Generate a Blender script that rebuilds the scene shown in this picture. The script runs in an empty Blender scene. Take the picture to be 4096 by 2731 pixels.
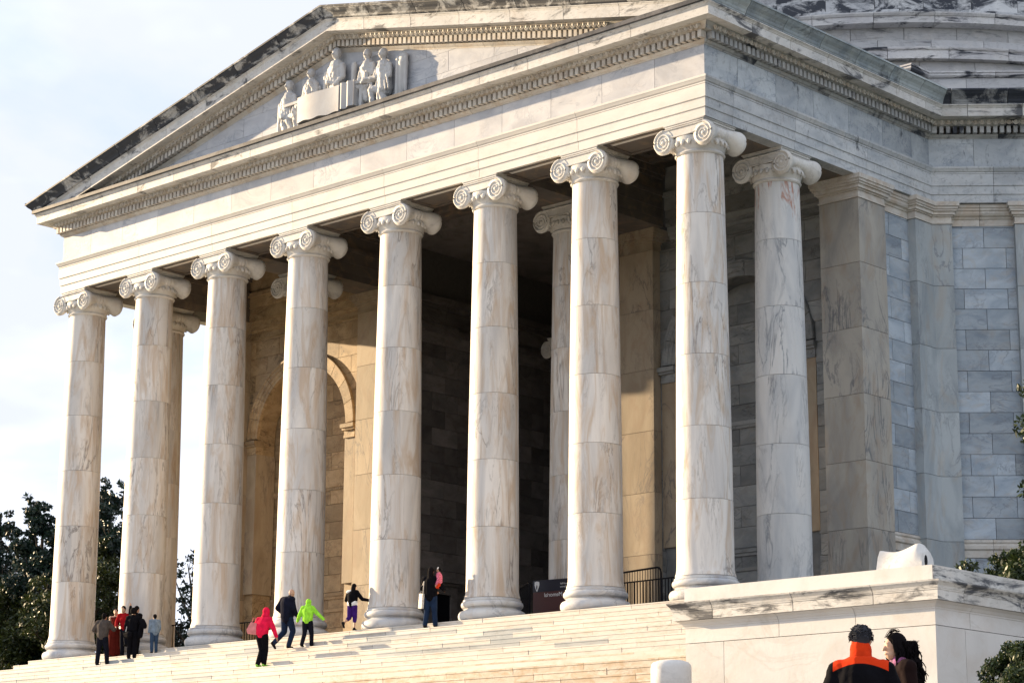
import bpy, bmesh, math, random
import numpy as np
from mathutils import Vector, Matrix, Euler
random.seed(7); rng=np.random.default_rng(7)
PI=math.pi
sc=bpy.context.scene
COL=sc.collection
# ---------------------------------------------------------------- camera
CAMPOS=Vector((36.067,-45.935,-7.048)); YAW=math.radians(-43.1406); PIT=math.radians(13.0937); ROLL=math.radians(.3662)
fw=Vector((math.sin(YAW)*math.cos(PIT),math.cos(YAW)*math.cos(PIT),math.sin(PIT)))
rt=Vector((math.cos(YAW),-math.sin(YAW),0)); up=rt.cross(fw)
r2=rt*math.cos(ROLL)+up*math.sin(ROLL); u2=-rt*math.sin(ROLL)+up*math.cos(ROLL)
cam=bpy.data.cameras.new('camera'); cam.lens=8943.8/4096*36; cam.sensor_width=36; cam.clip_end=4000; cam.clip_start=.1
camo=bpy.data.objects.new('camera',cam); COL.objects.link(camo)
camo.matrix_world=Matrix(((r2.x,u2.x,-fw.x,CAMPOS.x),(r2.y,u2.y,-fw.y,CAMPOS.y),(r2.z,u2.z,-fw.z,CAMPOS.z),(0,0,0,1)))
sc.camera=camo
def screen(P):
    q=Vector(P)-CAMPOS; d=q.dot(fw)
    if d<=0.1: return (-9,-9)
    k=8943.8/4096; return (.5+k*q.dot(r2)/d, .5-k*q.dot(u2)/d*4096/2731)
# ---------------------------------------------------------------- sun and sky
SA=1.0; SB=.22; SC=.235      # sun lies towards (-SA,-SB,+SC)
sunv=Vector((-SA,-SB,SC)).normalized()
sl=bpy.data.lights.new('sun','SUN'); sl.energy=5.0; sl.angle=math.radians(.5); sl.color=(1.0,.75,.46)
so=bpy.data.objects.new('sun',sl); COL.objects.link(so); so.rotation_euler=sunv.to_track_quat('Z','Y').to_euler()
w=bpy.data.worlds.new('World'); sc.world=w; w.use_nodes=True
nt=w.node_tree; nt.nodes.clear(); N=nt.nodes.new; L=nt.links.new
out=N('ShaderNodeOutputWorld'); bg=N('ShaderNodeBackground'); bg.inputs[1].default_value=.040
sky=N('ShaderNodeTexSky'); sky.sky_type='NISHITA'; sky.sun_disc=False
sky.sun_elevation=math.asin(sunv.z); sky.sun_rotation=math.atan2(sunv.x,sunv.y); sky.air_density=1.0; sky.dust_density=.6; sky.ozone_density=1.5
tc=N('ShaderNodeTexCoord'); sep=N('ShaderNodeSeparateXYZ'); L(tc.outputs['Generated'],sep.inputs[0])
mx=N('ShaderNodeMath'); mx.operation='MAXIMUM'; mx.inputs[1].default_value=.0; L(sep.outputs[2],mx.inputs[0])
ad=N('ShaderNodeMath'); ad.inputs[1].default_value=.22; L(mx.outputs[0],ad.inputs[0])
dv=N('ShaderNodeVectorMath'); dv.operation='DIVIDE'; L(tc.outputs['Generated'],dv.inputs[0])
cb=N('ShaderNodeCombineXYZ'); 
for i in range(3): L(ad.outputs[0],cb.inputs[i])
L(cb.outputs[0],dv.inputs[1])
n1=N('ShaderNodeTexNoise'); n1.inputs['Scale'].default_value=1.9; n1.inputs['Detail'].default_value=7; n1.inputs['Roughness'].default_value=.55; n1.inputs['Distortion'].default_value=.35
L(dv.outputs[0],n1.inputs['Vector'])
cr=N('ShaderNodeValToRGB'); cr.color_ramp.elements[0].position=.24; cr.color_ramp.elements[1].position=.47; L(n1.outputs['Fac'],cr.inputs[0])
n2=N('ShaderNodeTexNoise'); n2.inputs['Scale'].default_value=3.4; n2.inputs['Detail'].default_value=4; L(dv.outputs[0],n2.inputs['Vector'])
cr2=N('ShaderNodeValToRGB'); cr2.color_ramp.elements[0].position=.42; cr2.color_ramp.elements[1].position=.60
cr2.color_ramp.elements[0].color=(11.4,12.0,13.4,1); cr2.color_ramp.elements[1].color=(9.2,9.7,11.2,1); L(n2.outputs['Fac'],cr2.inputs[0])
skm=N('ShaderNodeMix'); skm.data_type='RGBA'; skm.blend_type='MIX'; skm.inputs[0].default_value=.72; L(sky.outputs[0],skm.inputs[6]); skm.inputs[7].default_value=(8.2,10.2,12.2,1)
mix=N('ShaderNodeMix'); mix.data_type='RGBA'; L(cr.outputs[0],mix.inputs[0]); L(skm.outputs[2],mix.inputs[6]); L(cr2.outputs[0],mix.inputs[7])
L(mix.outputs[2],bg.inputs[0]); L(bg.outputs[0],out.inputs[0])
sc.view_settings.view_transform='Standard'; sc.view_settings.look='None'; sc.view_settings.gamma=1; sc.view_settings.use_curve_mapping=False
sc.view_settings.exposure=1.30
sc.cycles.max_bounces=6; sc.cycles.diffuse_bounces=2
# ---------------------------------------------------------------- materials
def newmat(name):
    m=bpy.data.materials.new(name); m.use_nodes=True; t=m.node_tree; b=t.nodes['Principled BSDF']; return m,t,b
def simple(name,col,rough=.7,var=.15,scale=8,metal=0,bump=0):
    m,t,b=newmat(name); n=t.nodes.new('ShaderNodeTexNoise'); n.inputs['Scale'].default_value=scale; n.inputs['Detail'].default_value=5
    tcn=t.nodes.new('ShaderNodeTexCoord'); t.links.new(tcn.outputs['Object'],n.inputs['Vector'])
    r=t.nodes.new('ShaderNodeValToRGB'); r.color_ramp.elements[0].position=.3; r.color_ramp.elements[1].position=.7
    r.color_ramp.elements[0].color=tuple(c*(1-var) for c in col)+(1,); r.color_ramp.elements[1].color=tuple(min(1,c*(1+var)) for c in col)+(1,)
    t.links.new(n.outputs['Fac'],r.inputs[0]); t.links.new(r.outputs[0],b.inputs['Base Color']); b.inputs['Roughness'].default_value=rough; b.inputs['Metallic'].default_value=metal
    if bump:
        bp=t.nodes.new('ShaderNodeBump'); bp.inputs['Strength'].default_value=bump; bp.inputs['Distance'].default_value=.02; t.links.new(n.outputs['Fac'],bp.inputs['Height']); t.links.new(bp.outputs[0],b.inputs['Normal'])
    return m
def marble(name,base=(.62,.61,.60),tone=(.42,.44,.48),vein=(.24,.25,.28),brown=(.42,.29,.17),sc3=(1,1,1),vamt=.7,bamt=.5,grime=0.,gscale=(1,1,1.6),var=.12,gpos=.5,rust=False,rough=.55,bpos=(.50,.68)):
    m,t,b=newmat(name); A=t.nodes.new; K=t.links.new
    tcn=A('ShaderNodeTexCoord'); oi=A('ShaderNodeObjectInfo')
    off=A('ShaderNodeVectorMath'); off.operation='SCALE'; off.inputs[0].default_value=(37,53,71); K(oi.outputs['Random'],off.inputs['Scale'])
    add=A('ShaderNodeVectorMath'); K(tcn.outputs['Object'],add.inputs[0]); K(off.outputs[0],add.inputs[1])
    mp=A('ShaderNodeVectorMath'); mp.operation='MULTIPLY'; K(add.outputs[0],mp.inputs[0]); mp.inputs[1].default_value=sc3
    def noise(vec,s,d,dist=0,rg=.55):
        n=A('ShaderNodeTexNoise'); n.inputs['Scale'].default_value=s; n.inputs['Detail'].default_value=d; n.inputs['Distortion'].default_value=dist; n.inputs['Roughness'].default_value=rg; K(vec,n.inputs['Vector']); return n.outputs['Fac']
    def ramp(f,a,bb,c0=(0,0,0,1),c1=(1,1,1,1)):
        r=A('ShaderNodeValToRGB'); r.color_ramp.elements[0].position=a; r.color_ramp.elements[1].position=bb; r.color_ramp.elements[0].color=c0; r.color_ramp.elements[1].color=c1; K(f,r.inputs[0]); return r.outputs[0]
    def mixc(f,c1,c2,bt='MIX'):
        x=A('ShaderNodeMix'); x.data_type='RGBA'; x.blend_type=bt
        if isinstance(f,float): x.inputs[0].default_value=f
        else: K(f,x.inputs[0])
        for s,c in ((6,c1),(7,c2)):
            if isinstance(c,tuple): x.inputs[s].default_value=c+(1,)
            else: K(c,x.inputs[s])
        return x.outputs[2]
    def mul(f,k):
        x=A('ShaderNodeMath'); x.operation='MULTIPLY'; K(f,x.inputs[0])
        if isinstance(k,(int,float)): x.inputs[1].default_value=k
        else: K(k,x.inputs[1])
        return x.outputs[0]
    def absd(f,c=.5):
        x=A('ShaderNodeMath'); x.operation='SUBTRACT'; K(f,x.inputs[0]); x.inputs[1].default_value=c
        y=A('ShaderNodeMath'); y.operation='ABSOLUTE'; K(x.outputs[0],y.inputs[0]); return y.outputs[0]
    cloud=noise(mp.outputs[0],.9,6,.8)
    c=mixc(ramp(cloud,.40,.66),base,tone)
    # thin wandering veins, gated by a broad mask
    v=noise(mp.outputs[0],.75,8,1.6,.6); vm=ramp(absd(v),.0,.028,(1,1,1,1),(0,0,0,1))
    gate=ramp(noise(mp.outputs[0],.55,3,.3),.44,.62)
    c=mixc(mul(mul(vm,gate),vamt),c,vein)
    v2=noise(mp.outputs[0],1.9,9,1.2,.65); vm2=ramp(absd(v2),.0,.03,(1,1,1,1),(0,0,0,1))
    c=mixc(mul(mul(vm2,ramp(noise(mp.outputs[0],1.1,2),.48,.7)),vamt*.6),c,vein)
    if bamt>0:
        bm=ramp(noise(mp.outputs[0],1.35,7,1.4,.62),*bpos); c=mixc(mul(bm,bamt),c,brown)
    # each stone its own tone
    hv=A('ShaderNodeHueSaturation'); K(c,hv.inputs['Color'])
    mr=A('ShaderNodeMapRange'); K(oi.outputs['Random'],mr.inputs[0]); mr.inputs[3].default_value=1-var*1.4; mr.inputs[4].default_value=1+var*.6; K(mr.outputs[0],hv.inputs['Value'])
    c=hv.outputs[0]
    if grime>0:
        gp=A('ShaderNodeVectorMath'); gp.operation='MULTIPLY'; K(add.outputs[0],gp.inputs[0]); gp.inputs[1].default_value=gscale
        g=ramp(noise(gp.outputs[0],.95,9,.5,.68),gpos,gpos+.09); c=mixc(mul(g,grime),c,(.022,.028,.042))
        g2=ramp(noise(gp.outputs[0],6,6,.3,.7),.54,.66); c=mixc(mul(g2,grime*.4),c,(.05,.055,.06))
    if rust:
        rp=A('ShaderNodeVectorMath'); rp.operation='MULTIPLY'; K(tcn.outputs['Object'],rp.inputs[0]); rp.inputs[1].default_value=(2.6,2.6,.5)
        g=ramp(noise(rp.outputs[0],1.2,7,.6,.6),.585,.64); 
        sp=A('ShaderNodeSeparateXYZ'); K(tcn.outputs['Object'],sp.inputs[0])
        zr=A('ShaderNodeMapRange'); K(sp.outputs[2],zr.inputs[0]); zr.inputs[1].default_value=10.0; zr.inputs[2].default_value=10.8
        c=mixc(mul(g,mul(zr.outputs[0],.75)),c,(.38,.15,.08))
    K(c,b.inputs['Base Color']); b.inputs['Roughness'].default_value=rough; b.inputs['Specular IOR Level'].default_value=.3
    bp=A('ShaderNodeBump'); bp.inputs['Strength'].default_value=.25; bp.inputs['Distance'].default_value=.01; K(noise(tcn.outputs['Object'],14,6),bp.inputs['Height']); K(bp.outputs[0],b.inputs['Normal'])
    return m
M={}
M['shaft']=marble('marble_shaft',sc3=(2.1,2.1,.32),base=(.68,.655,.62),tone=(.50,.49,.48),vein=(.22,.20,.19),brown=(.45,.32,.20),vamt=.95,bamt=.62,var=.09,bpos=(.47,.64))  # brown streaks: own veining, strengthened to stand for warm bounced light
M['shaft_rust']=marble('marble_shaft_rust',sc3=(1.7,1.7,.42),base=(.66,.66,.65),tone=(.48,.50,.52),vein=(.20,.22,.25),bamt=.1,vamt=.85,var=.06,rust=True)
M['base']=marble('marble_base',sc3=(1.2,1.2,1.2),base=(.63,.63,.62),vamt=.6,bamt=.25,var=.06)
M['cap']=marble('marble_capital',base=(.66,.65,.62),tone=(.56,.55,.53),vein=(.3,.28,.25),vamt=.3,bamt=.2,var=.05,grime=.30,gpos=.58,gscale=(1,1,1))
M['frieze']=marble('marble_frieze',base=(.60,.61,.64),tone=(.44,.46,.51),vein=(.28,.31,.37),vamt=.8,bamt=.08,sc3=(.9,.9,1.5),var=.10)
M['friezeside']=marble('marble_frieze_side_shaded',base=(.49,.53,.56),tone=(.33,.37,.42),vein=(.18,.22,.28),vamt=.8,bamt=.05,sc3=(.9,.9,1.5),var=.14,grime=.85,gpos=.60,gscale=(1.5,1.5,.7))  # shaded copy of the frieze: bluish sky shade put into the base colour
M['arch']=marble('marble_architrave',base=(.68,.66,.62),tone=(.60,.585,.56),vein=(.42,.4,.38),vamt=.3,bamt=.12,sc3=(.6,.6,1.4),var=.05)
M['archside']=marble('marble_architrave_side_shaded',base=(.53,.55,.565),tone=(.38,.41,.44),vein=(.22,.25,.29),vamt=.6,bamt=.10,sc3=(.8,.8,1.6),var=.10,grime=.8,gpos=.615,gscale=(1.6,1.6,1.1))  # shaded copy of the architrave, cool side shade painted into its tones
M['trim']=marble('marble_cornice',base=(.63,.60,.55),tone=(.52,.49,.45),vein=(.3,.26,.22),vamt=.4,bamt=.45,var=.08,grime=.45,gpos=.60,gscale=(.9,.9,1.2),bpos=(.46,.66))
M['corona']=marble('marble_corona',base=(.66,.65,.63),tone=(.55,.55,.54),vein=(.35,.33,.3),vamt=.4,bamt=.15,var=.06,grime=.85,gpos=.555,gscale=(.8,.8,2.2))
M['sima']=marble('marble_gutter',base=(.50,.50,.49),tone=(.34,.36,.38),vein=(.15,.16,.18),vamt=.5,bamt=.15,var=.1,grime=.95,gpos=.41,gscale=(1.3,1.3,2.2))
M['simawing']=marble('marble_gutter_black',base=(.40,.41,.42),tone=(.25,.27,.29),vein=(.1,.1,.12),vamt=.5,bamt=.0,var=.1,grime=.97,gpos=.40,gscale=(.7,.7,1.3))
M['drumledge']=marble('marble_rotunda_ledge',base=(.62,.62,.62),tone=(.5,.5,.52),vein=(.3,.3,.32),vamt=.5,bamt=.1,var=.1,grime=.95,gpos=.52,gscale=(.8,.8,5))
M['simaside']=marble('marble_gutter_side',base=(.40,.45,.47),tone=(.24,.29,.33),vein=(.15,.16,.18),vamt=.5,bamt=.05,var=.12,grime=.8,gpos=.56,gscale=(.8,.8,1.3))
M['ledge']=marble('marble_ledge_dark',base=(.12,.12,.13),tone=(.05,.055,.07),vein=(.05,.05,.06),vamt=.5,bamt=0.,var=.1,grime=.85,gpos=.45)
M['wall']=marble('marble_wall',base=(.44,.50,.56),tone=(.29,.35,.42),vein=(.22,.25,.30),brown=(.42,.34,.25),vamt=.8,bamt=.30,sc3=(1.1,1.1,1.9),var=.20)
M['inwall']=marble('marble_inner_wall_sunlit',base=(.52,.39,.24),tone=(.37,.27,.16),vein=(.12,.085,.055),brown=(.30,.18,.09),vamt=.8,bamt=.5,sc3=(1.1,1.1,1.9),var=.2,grime=.75,gpos=.62,gscale=(2.2,2.2,2.2))  # left wall copy: golden sunlight and bounce put into the base colour
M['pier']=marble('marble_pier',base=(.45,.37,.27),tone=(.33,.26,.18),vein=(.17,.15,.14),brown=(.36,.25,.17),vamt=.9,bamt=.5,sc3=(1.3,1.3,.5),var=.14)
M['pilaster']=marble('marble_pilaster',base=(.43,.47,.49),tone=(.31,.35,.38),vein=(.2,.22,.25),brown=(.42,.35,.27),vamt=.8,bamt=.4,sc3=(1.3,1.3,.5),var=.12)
M['drumwall']=marble('marble_rotunda',base=(.62,.62,.62),tone=(.5,.51,.53),vein=(.3,.3,.32),vamt=.5,bamt=.12,var=.1,grime=.7,gpos=.575,gscale=(.5,.5,3.2))
M['drumdark']=marble('marble_rotunda_stained',base=(.58,.59,.60),tone=(.45,.47,.5),vein=(.2,.2,.22),vamt=.5,bamt=0.,var=.12,grime=.97,gpos=.46,gscale=(.9,.9,1.6))
M['step']=marble('marble_step',base=(.66,.62,.56),tone=(.59,.55,.49),vein=(.40,.33,.26),brown=(.46,.33,.20),vamt=.4,bamt=.35,sc3=(1,1,3),var=.08)
M['steplow']=marble('marble_step_stained',base=(.62,.56,.47),tone=(.53,.46,.37),vein=(.30,.23,.16),brown=(.42,.28,.15),vamt=.6,bamt=.6,sc3=(1.6,1.6,3),var=.08,bpos=(.47,.62))
M['stepgrey']=marble('marble_step_grey',base=(.42,.44,.44),tone=(.33,.36,.37),vein=(.2,.2,.2),vamt=.4,bamt=.1,sc3=(1,1,3),var=.1)
M['pedestal']=marble('marble_pedestal',base=(.66,.65,.63),tone=(.58,.57,.55),vein=(.44,.42,.38),vamt=.35,bamt=.15,var=.04,sc3=(.7,.7,1))
M['pedcrown']=marble('marble_pedestal_crown',base=(.62,.61,.58),tone=(.48,.47,.44),vein=(.3,.28,.25),vamt=.5,bamt=.15,var=.05,grime=.9,gpos=.50,gscale=(.9,.9,4.5))
M['figure']=marble('marble_figure',base=(.54,.54,.54),tone=(.45,.45,.46),vein=(.4,.4,.4),vamt=.2,bamt=.12,var=.03)
M['inwall_r']=marble('marble_inner_wall_shaded',base=(.30,.31,.31),tone=(.20,.215,.225),vein=(.09,.10,.11),brown=(.24,.20,.15),vamt=.8,bamt=.3,sc3=(1.1,1.1,1.9),var=.25)  # right wall copy: grey-blue skylit shade put into the colour
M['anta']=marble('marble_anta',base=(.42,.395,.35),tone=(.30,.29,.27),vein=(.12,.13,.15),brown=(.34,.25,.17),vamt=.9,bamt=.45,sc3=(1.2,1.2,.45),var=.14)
M['hall']=marble('marble_hall_shaded',base=(.21,.19,.18),tone=(.14,.13,.125),vein=(.07,.065,.06),brown=(.10,.07,.05),vamt=.6,bamt=.4,sc3=(1.1,1.1,1.9),var=.3)  # stone darkened so its colour carries the shade of the deep recess
M['floor']=simple('darkened_floor',(.16,.145,.13),.6,.15,4)  # floor colour darkened so less light bounces into the porch
M['trimside']=marble('marble_cornice_shaded_stained',base=(.47,.48,.48),tone=(.34,.36,.37),vein=(.3,.26,.22),vamt=.4,bamt=.2,var=.08,grime=.95,gpos=.555,gscale=(.8,.8,.5))  # black stains, plus the side's shade in the greyer base colour
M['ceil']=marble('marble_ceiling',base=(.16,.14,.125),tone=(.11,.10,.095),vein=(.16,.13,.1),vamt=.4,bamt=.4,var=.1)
M['joint']=simple('mortar_joint',(.10,.095,.09),.9)
M['core']=simple('masonry_core',(.16,.15,.14),.9)
M['iron']=simple('black_iron',(.006,.006,.009),.6); M['iron'].node_tree.nodes['Principled BSDF'].inputs['Specular IOR Level'].default_value=.15
M['gapshade']=simple('marble_gap_shade',(.075,.068,.06),.9,.3,3)  # near-black colour standing in for the shade between dentils
M['bark']=simple('bark',(.06,.045,.032),.9,.4,12,bump=.6)
def leafmat(name,c1,c2,tr=.25):
    m,t,b=newmat(name); oi=t.nodes.new('ShaderNodeTexCoord'); n=t.nodes.new('ShaderNodeTexNoise'); n.inputs['Scale'].default_value=.9; n.inputs['Detail'].default_value=6; t.links.new(oi.outputs['Object'],n.inputs['Vector'])
    n2=t.nodes.new('ShaderNodeTexWhiteNoise'); n2.noise_dimensions='1D'; g=t.nodes.new('ShaderNodeNewGeometry'); t.links.new(g.outputs['Random Per Island'],n2.inputs['W'])
    mm=t.nodes.new('ShaderNodeMath'); mm.operation='MULTIPLY_ADD'; t.links.new(n2.outputs['Value'],mm.inputs[0]); mm.inputs[1].default_value=.5; 
    ms=t.nodes.new('ShaderNodeMath'); ms.operation='MULTIPLY'; ms.inputs[1].default_value=.6; t.links.new(n.outputs['Fac'],ms.inputs[0]); t.links.new(ms.outputs[0],mm.inputs[2])
    r=t.nodes.new('ShaderNodeValToRGB'); r.color_ramp.elements[0].position=.25; r.color_ramp.elements[1].position=.8; r.color_ramp.elements[0].color=c1+(1,); r.color_ramp.elements[1].color=c2+(1,)
    t.links.new(mm.outputs[0],r.inputs[0]); t.links.new(r.outputs[0],b.inputs['Base Color']); b.inputs['Roughness'].default_value=.45; b.inputs['Specular IOR Level'].default_value=.4
    tl=t.nodes.new('ShaderNodeBsdfTranslucent'); t.links.new(r.outputs[0],tl.inputs[0]); ms2=t.nodes.new('ShaderNodeMixShader'); ms2.inputs[0].default_value=tr
    o=t.nodes['Material Output']; t.links.new(b.outputs[0],ms2.inputs[1]); t.links.new(tl.outputs[0],ms2.inputs[2]); t.links.new(ms2.outputs[0],o.inputs[0]); return m
M['leafA']=leafmat('leaf_dark',(.004,.014,.016),(.02,.045,.03),.12)
M['leafB']=leafmat('leaf_olive',(.010,.022,.010),(.06,.075,.015),.15)
M['leafC']=leafmat('leaf_glossy',(.006,.016,.008),(.05,.075,.02),.12)
# ---------------------------------------------------------------- mesh helpers
class MB:
    def __init__(s): s.v=[]; s.f=[]
    def add(s,v,f):
        o=len(s.v); s.v+= [tuple(p) for p in v]; s.f+=[tuple(i+o for i in q) for q in f]; return s
    def box(s,x0,x1,y0,y1,z0,z1):
        return s.add([(x0,y0,z0),(x1,y0,z0),(x1,y1,z0),(x0,y1,z0),(x0,y0,z1),(x1,y0,z1),(x1,y1,z1),(x0,y1,z1)],BOXF)
    def loft(s,rings,closed=True,caps=True):
        n=len(rings[0]); o=len(s.v); 
        for r in rings: s.v+=[tuple(p) for p in r]
        for i in range(len(rings)-1):
            for j in range(n if closed else n-1):
                a=o+i*n+j; b=o+i*n+(j+1)%n; s.f.append((a,b,b+n,a+n))
        if caps:
            s.f.append(tuple(o+j for j in range(n))[::-1]); s.f.append(tuple(o+(len(rings)-1)*n+j for j in range(n)))
        return s
    def lathe(s,prof,n=40,cx=0,cy=0,caps=False,a0=0,a1=2*PI):
        full=abs(a1-a0-2*PI)<1e-6; m=n if full else n+1
        rings=[[(cx+r*math.cos(a0+(a1-a0)*k/n),cy+r*math.sin(a0+(a1-a0)*k/n),z) for k in range(m)] for r,z in prof]
        return s.loft(rings,full,caps)
    def tube(s,pts,rad,n=8,caps=True):
        pts=[Vector(p) for p in pts]; rings=[]
        if not isinstance(rad,(list,tuple)): rad=[rad]*len(pts)
        for i,p in enumerate(pts):
            d=(pts[min(i+1,len(pts)-1)]-pts[max(i-1,0)]).normalized()
            a=d.cross(Vector((0,0,1))); a=a.normalized() if a.length>.05 else Vector((1,0,0)); b=d.cross(a)
            rings.append([p+a*rad[i]*math.cos(2*PI*k/n)+b*rad[i]*math.sin(2*PI*k/n) for k in range(n)])
        return s.loft(rings,True,caps)
    def ell(s,c,r,n=10,m=6):
        rings=[]
        for i in range(m+1):
            t=-PI/2+PI*i/m; t=max(min(t,PI/2-.01),-PI/2+.01)
            rings.append([(c[0]+r[0]*math.cos(t)*math.cos(2*PI*k/n),c[1]+r[1]*math.cos(t)*math.sin(2*PI*k/n),c[2]+r[2]*math.sin(t)) for k in range(n)])
        return s.loft(rings)
    def mesh(s,name,mat=None,smooth=False,fix=True):
        me=bpy.data.meshes.new(name); me.from_pydata(s.v,[],s.f)
        if fix:
            bm=bmesh.new(); bm.from_mesh(me); bmesh.ops.recalc_face_normals(bm,faces=bm.faces); bm.to_mesh(me); bm.free()
        if mat: me.materials.append(mat)
        if smooth: me.polygons.foreach_set('use_smooth',[True]*len(me.polygons))
        return me
BOXF=[(0,3,2,1),(4,5,6,7),(0,1,5,4),(1,2,6,5),(2,3,7,6),(3,0,4,7)]
def tag(o,label=None,cat=None,group=None,kind=None):
    if label: o['label']=label
    if cat: o['category']=cat
    if group: o['group']=group
    if kind: o['kind']=kind
    return o
def obj(name,me,parent=None,loc=None,rot=None,scale=None):
    o=bpy.data.objects.new(name,me); COL.objects.link(o)
    if parent: o.parent=parent
    if loc: o.location=loc
    if rot: o.rotation_euler=rot
    if scale: o.scale=scale
    return o
def empty(name,loc=(0,0,0),rz=0,label=None,cat=None,group=None,kind=None,scale=1):
    o=bpy.data.objects.new(name,None); COL.objects.link(o); o.location=loc; o.rotation_euler=(0,0,rz); o.scale=(scale,)*3; o.empty_display_size=.2
    return tag(o,label,cat,group,kind)
def smooth_angle(me,deg=35):
    me.polygons.foreach_set('use_smooth',[True]*len(me.polygons))
    bm=bmesh.new(); bm.from_mesh(me); a=math.radians(deg)
    for e in bm.edges:
        if len(e.link_faces)==2 and e.calc_face_angle(0)>a: e.smooth=False
    bm.to_mesh(me); bm.free(); return me
# ---- countable pieces: the largest 300 of a kind become parts, the rest one joined part
PIECES={}
_boxcache={}
def piece(kind,parent,mat,verts,faces,loc=(0,0,0),rz=0,key=None,smooth=False):
    PIECES.setdefault((kind,parent.name),[]).append((parent,mat,verts,faces,Vector(loc),rz,key,smooth))
def boxpiece(kind,parent,mat,c,d,rz=0,ch=0):
    x,y,z=d[0]/2,d[1]/2,d[2]/2
    v=[(-x,-y,-z),(x,-y,-z),(x,y,-z),(-x,y,-z),(-x,-y,z),(x,-y,z),(x,y,z),(-x,y,z)]
    piece(kind,parent,mat,v,BOXF,c,rz,('b',round(d[0],3),round(d[1],3),round(d[2],3)))
def finalize(limit=298):
    for (kind,pn),L_ in PIECES.items():
        sc_=[]
        for i,(par,mat,v,f,loc,rz,key,sm) in enumerate(L_):
            R=Matrix.Rotation(rz,3,'Z'); s=[screen(R@Vector(p)+loc) for p in (v if len(v)<=16 else v[::max(1,len(v)//12)])]
            xs=[p[0] for p in s]; ys=[p[1] for p in s]
            x0,x1,y0,y1=max(0,min(xs)),min(1,max(xs)),max(0,min(ys)),min(1,max(ys))
            a=(x1-x0)*(y1-y0) if x1>x0 and y1>y0 else 0
            sc_.append((a,i))
        sc_.sort(reverse=True); 
        # drop the pieces wholly outside the frame into the joined rest
        keep=set(i for a,i in sc_[:limit] if a>0)
        rest={}
        for i,(par,mat,v,f,loc,rz,key,sm) in enumerate(L_):
            if i in keep:
                k=(kind,key,mat.name) if key else None
                if k and k in _boxcache: me=_boxcache[k]
                else:
                    mb=MB(); mb.add(v,f); me=mb.mesh(kind,mat,sm)
                    if k: _boxcache[k]=me
                obj(kind,me,par,loc,(0,0,rz))
            else:
                mb=rest.setdefault(mat.name,(MB(),mat,par))[0]; R=Matrix.Rotation(rz,3,'Z'); mb.add([R@Vector(p)+loc for p in v],f)
        for mb,mat,par in rest.values():
            o=obj(kind+'_rest',mb.mesh(kind+'_rest',mat),par); o['kind']='stuff'
# ================================================================ SETTING
ZF=-.47; ZW=-.46; YE=-1.02; RI=.165; TR=.35; NU=17; ZL=ZW-RI*NU; YL=-14.1; ZT=-6.82
X0,X1=-28.34,.74; XC=-13.80; YF=-.70
gm=simple('grass_lawn',(.045,.06,.02),.9,.35,1.5,bump=.4)
mb=MB(); mb.add([(-900,-900,-8.75),(900,-900,-8.75),(900,1500,-8.75),(-900,1500,-8.75)],[(0,1,2,3)]); tag(obj('ground',mb.mesh('ground',gm)),kind='structure')
pv=simple('plaza_paving',(.36,.33,.29),.85,.12,3)
mb=MB(); mb.box(-60,60,-37,-13,-9.9,ZT); tag(obj('plaza',mb.mesh('plaza',pv)),kind='structure')
mb=MB(); mb.box(-60,60,-29.3,-13.5,ZT-.3,ZT+.07); tag(obj('plaza_step',mb.mesh('plaza_step',pv)),kind='structure')
mb=MB(); mb.box(1.2,60,-13,60,-9.9,ZL-.05); mb.box(-60,-28.9,-13,60,-9.9,ZL-1.5); tag(obj('lawn',mb.mesh('lawn',gm)),kind='structure')
# landing + stairs
XR=12.24
stairs=empty('stairs',kind='structure')
mb=MB(); mb.box(-34,XR,YL,-7.0,-9.9,ZL-.004); obj('landing',mb.mesh('landing',M['step']),stairs)
core=MB()
def stepx(i): return (-28.65-TR*i if i<60 else -50)
def flight(i0,n,y0,z0,xl,xr,kmat,seed):
    rnd=random.Random(seed)
    for i in range(n):
        yf=y0-TR*i; zt=z0-RI*i
        a=xl(i); b=xr(i)
        core.box(a+.05,b,yf+.06,yf+TR+.5,zt-RI*1.6,zt-.012)
        x=b-(rnd.uniform(.1,.3) if i%2 else rnd.uniform(.95,1.15)); x1=b
        while x1>a+.02:
            x0=max(a,x); 
            if x0-a<.35: x0=a
            g=rnd.choice((.003,.004,.008))
            m=kmat(rnd,x0,i)
            dz=rnd.uniform(-.003,.003); dy=rnd.uniform(-.004,.004)
            hx=(x1-x0)/2-g; pr=[(-.260,RI/2+.004),(-.260,RI/2-.026),(-.249,RI/2-.032),(-.249,-RI/2-.004),(.24,-RI/2-.004),(.24,RI/2+.004)]
            piece('step_block',stairs,m,[(sx*hx,py,pz) for sx in (-1,1) for py,pz in pr],[tuple(range(6))[::-1],tuple(range(6,12))]+[(j,(j+1)%6,(j+1)%6+6,j+6) for j in range(6)],((x0+x1)/2,yf+dy+.26,zt-RI/2-.004+dz),0,('s',round(hx,3)))
            x1=x0; x=x0-1.8
def um(r,x,i):
    if i in (1,2) and x<-23 : return M['stepgrey'] if r.random()<.55 else M['step']
    if i in (1,2,4,5) and -21<x<-5: return M['stepgrey'] if r.random()<.3 else M['step']
    return M['stepgrey'] if r.random()<.035 else M['step']
flight(0,1,YE,ZW,lambda i:-28.62,lambda i:1.1,um,3)
flight(1,NU,YE-TR,ZW-RI,lambda i:-28.62-TR*(i+1),lambda i:3.0+i*.5,um,4)
flight(0,24,YL,ZL,lambda i:-36,lambda i:XR,lambda r,x,i:M['steplow'],5)
obj('step_core',core.mesh('step_core',M['joint']),stairs)
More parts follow.
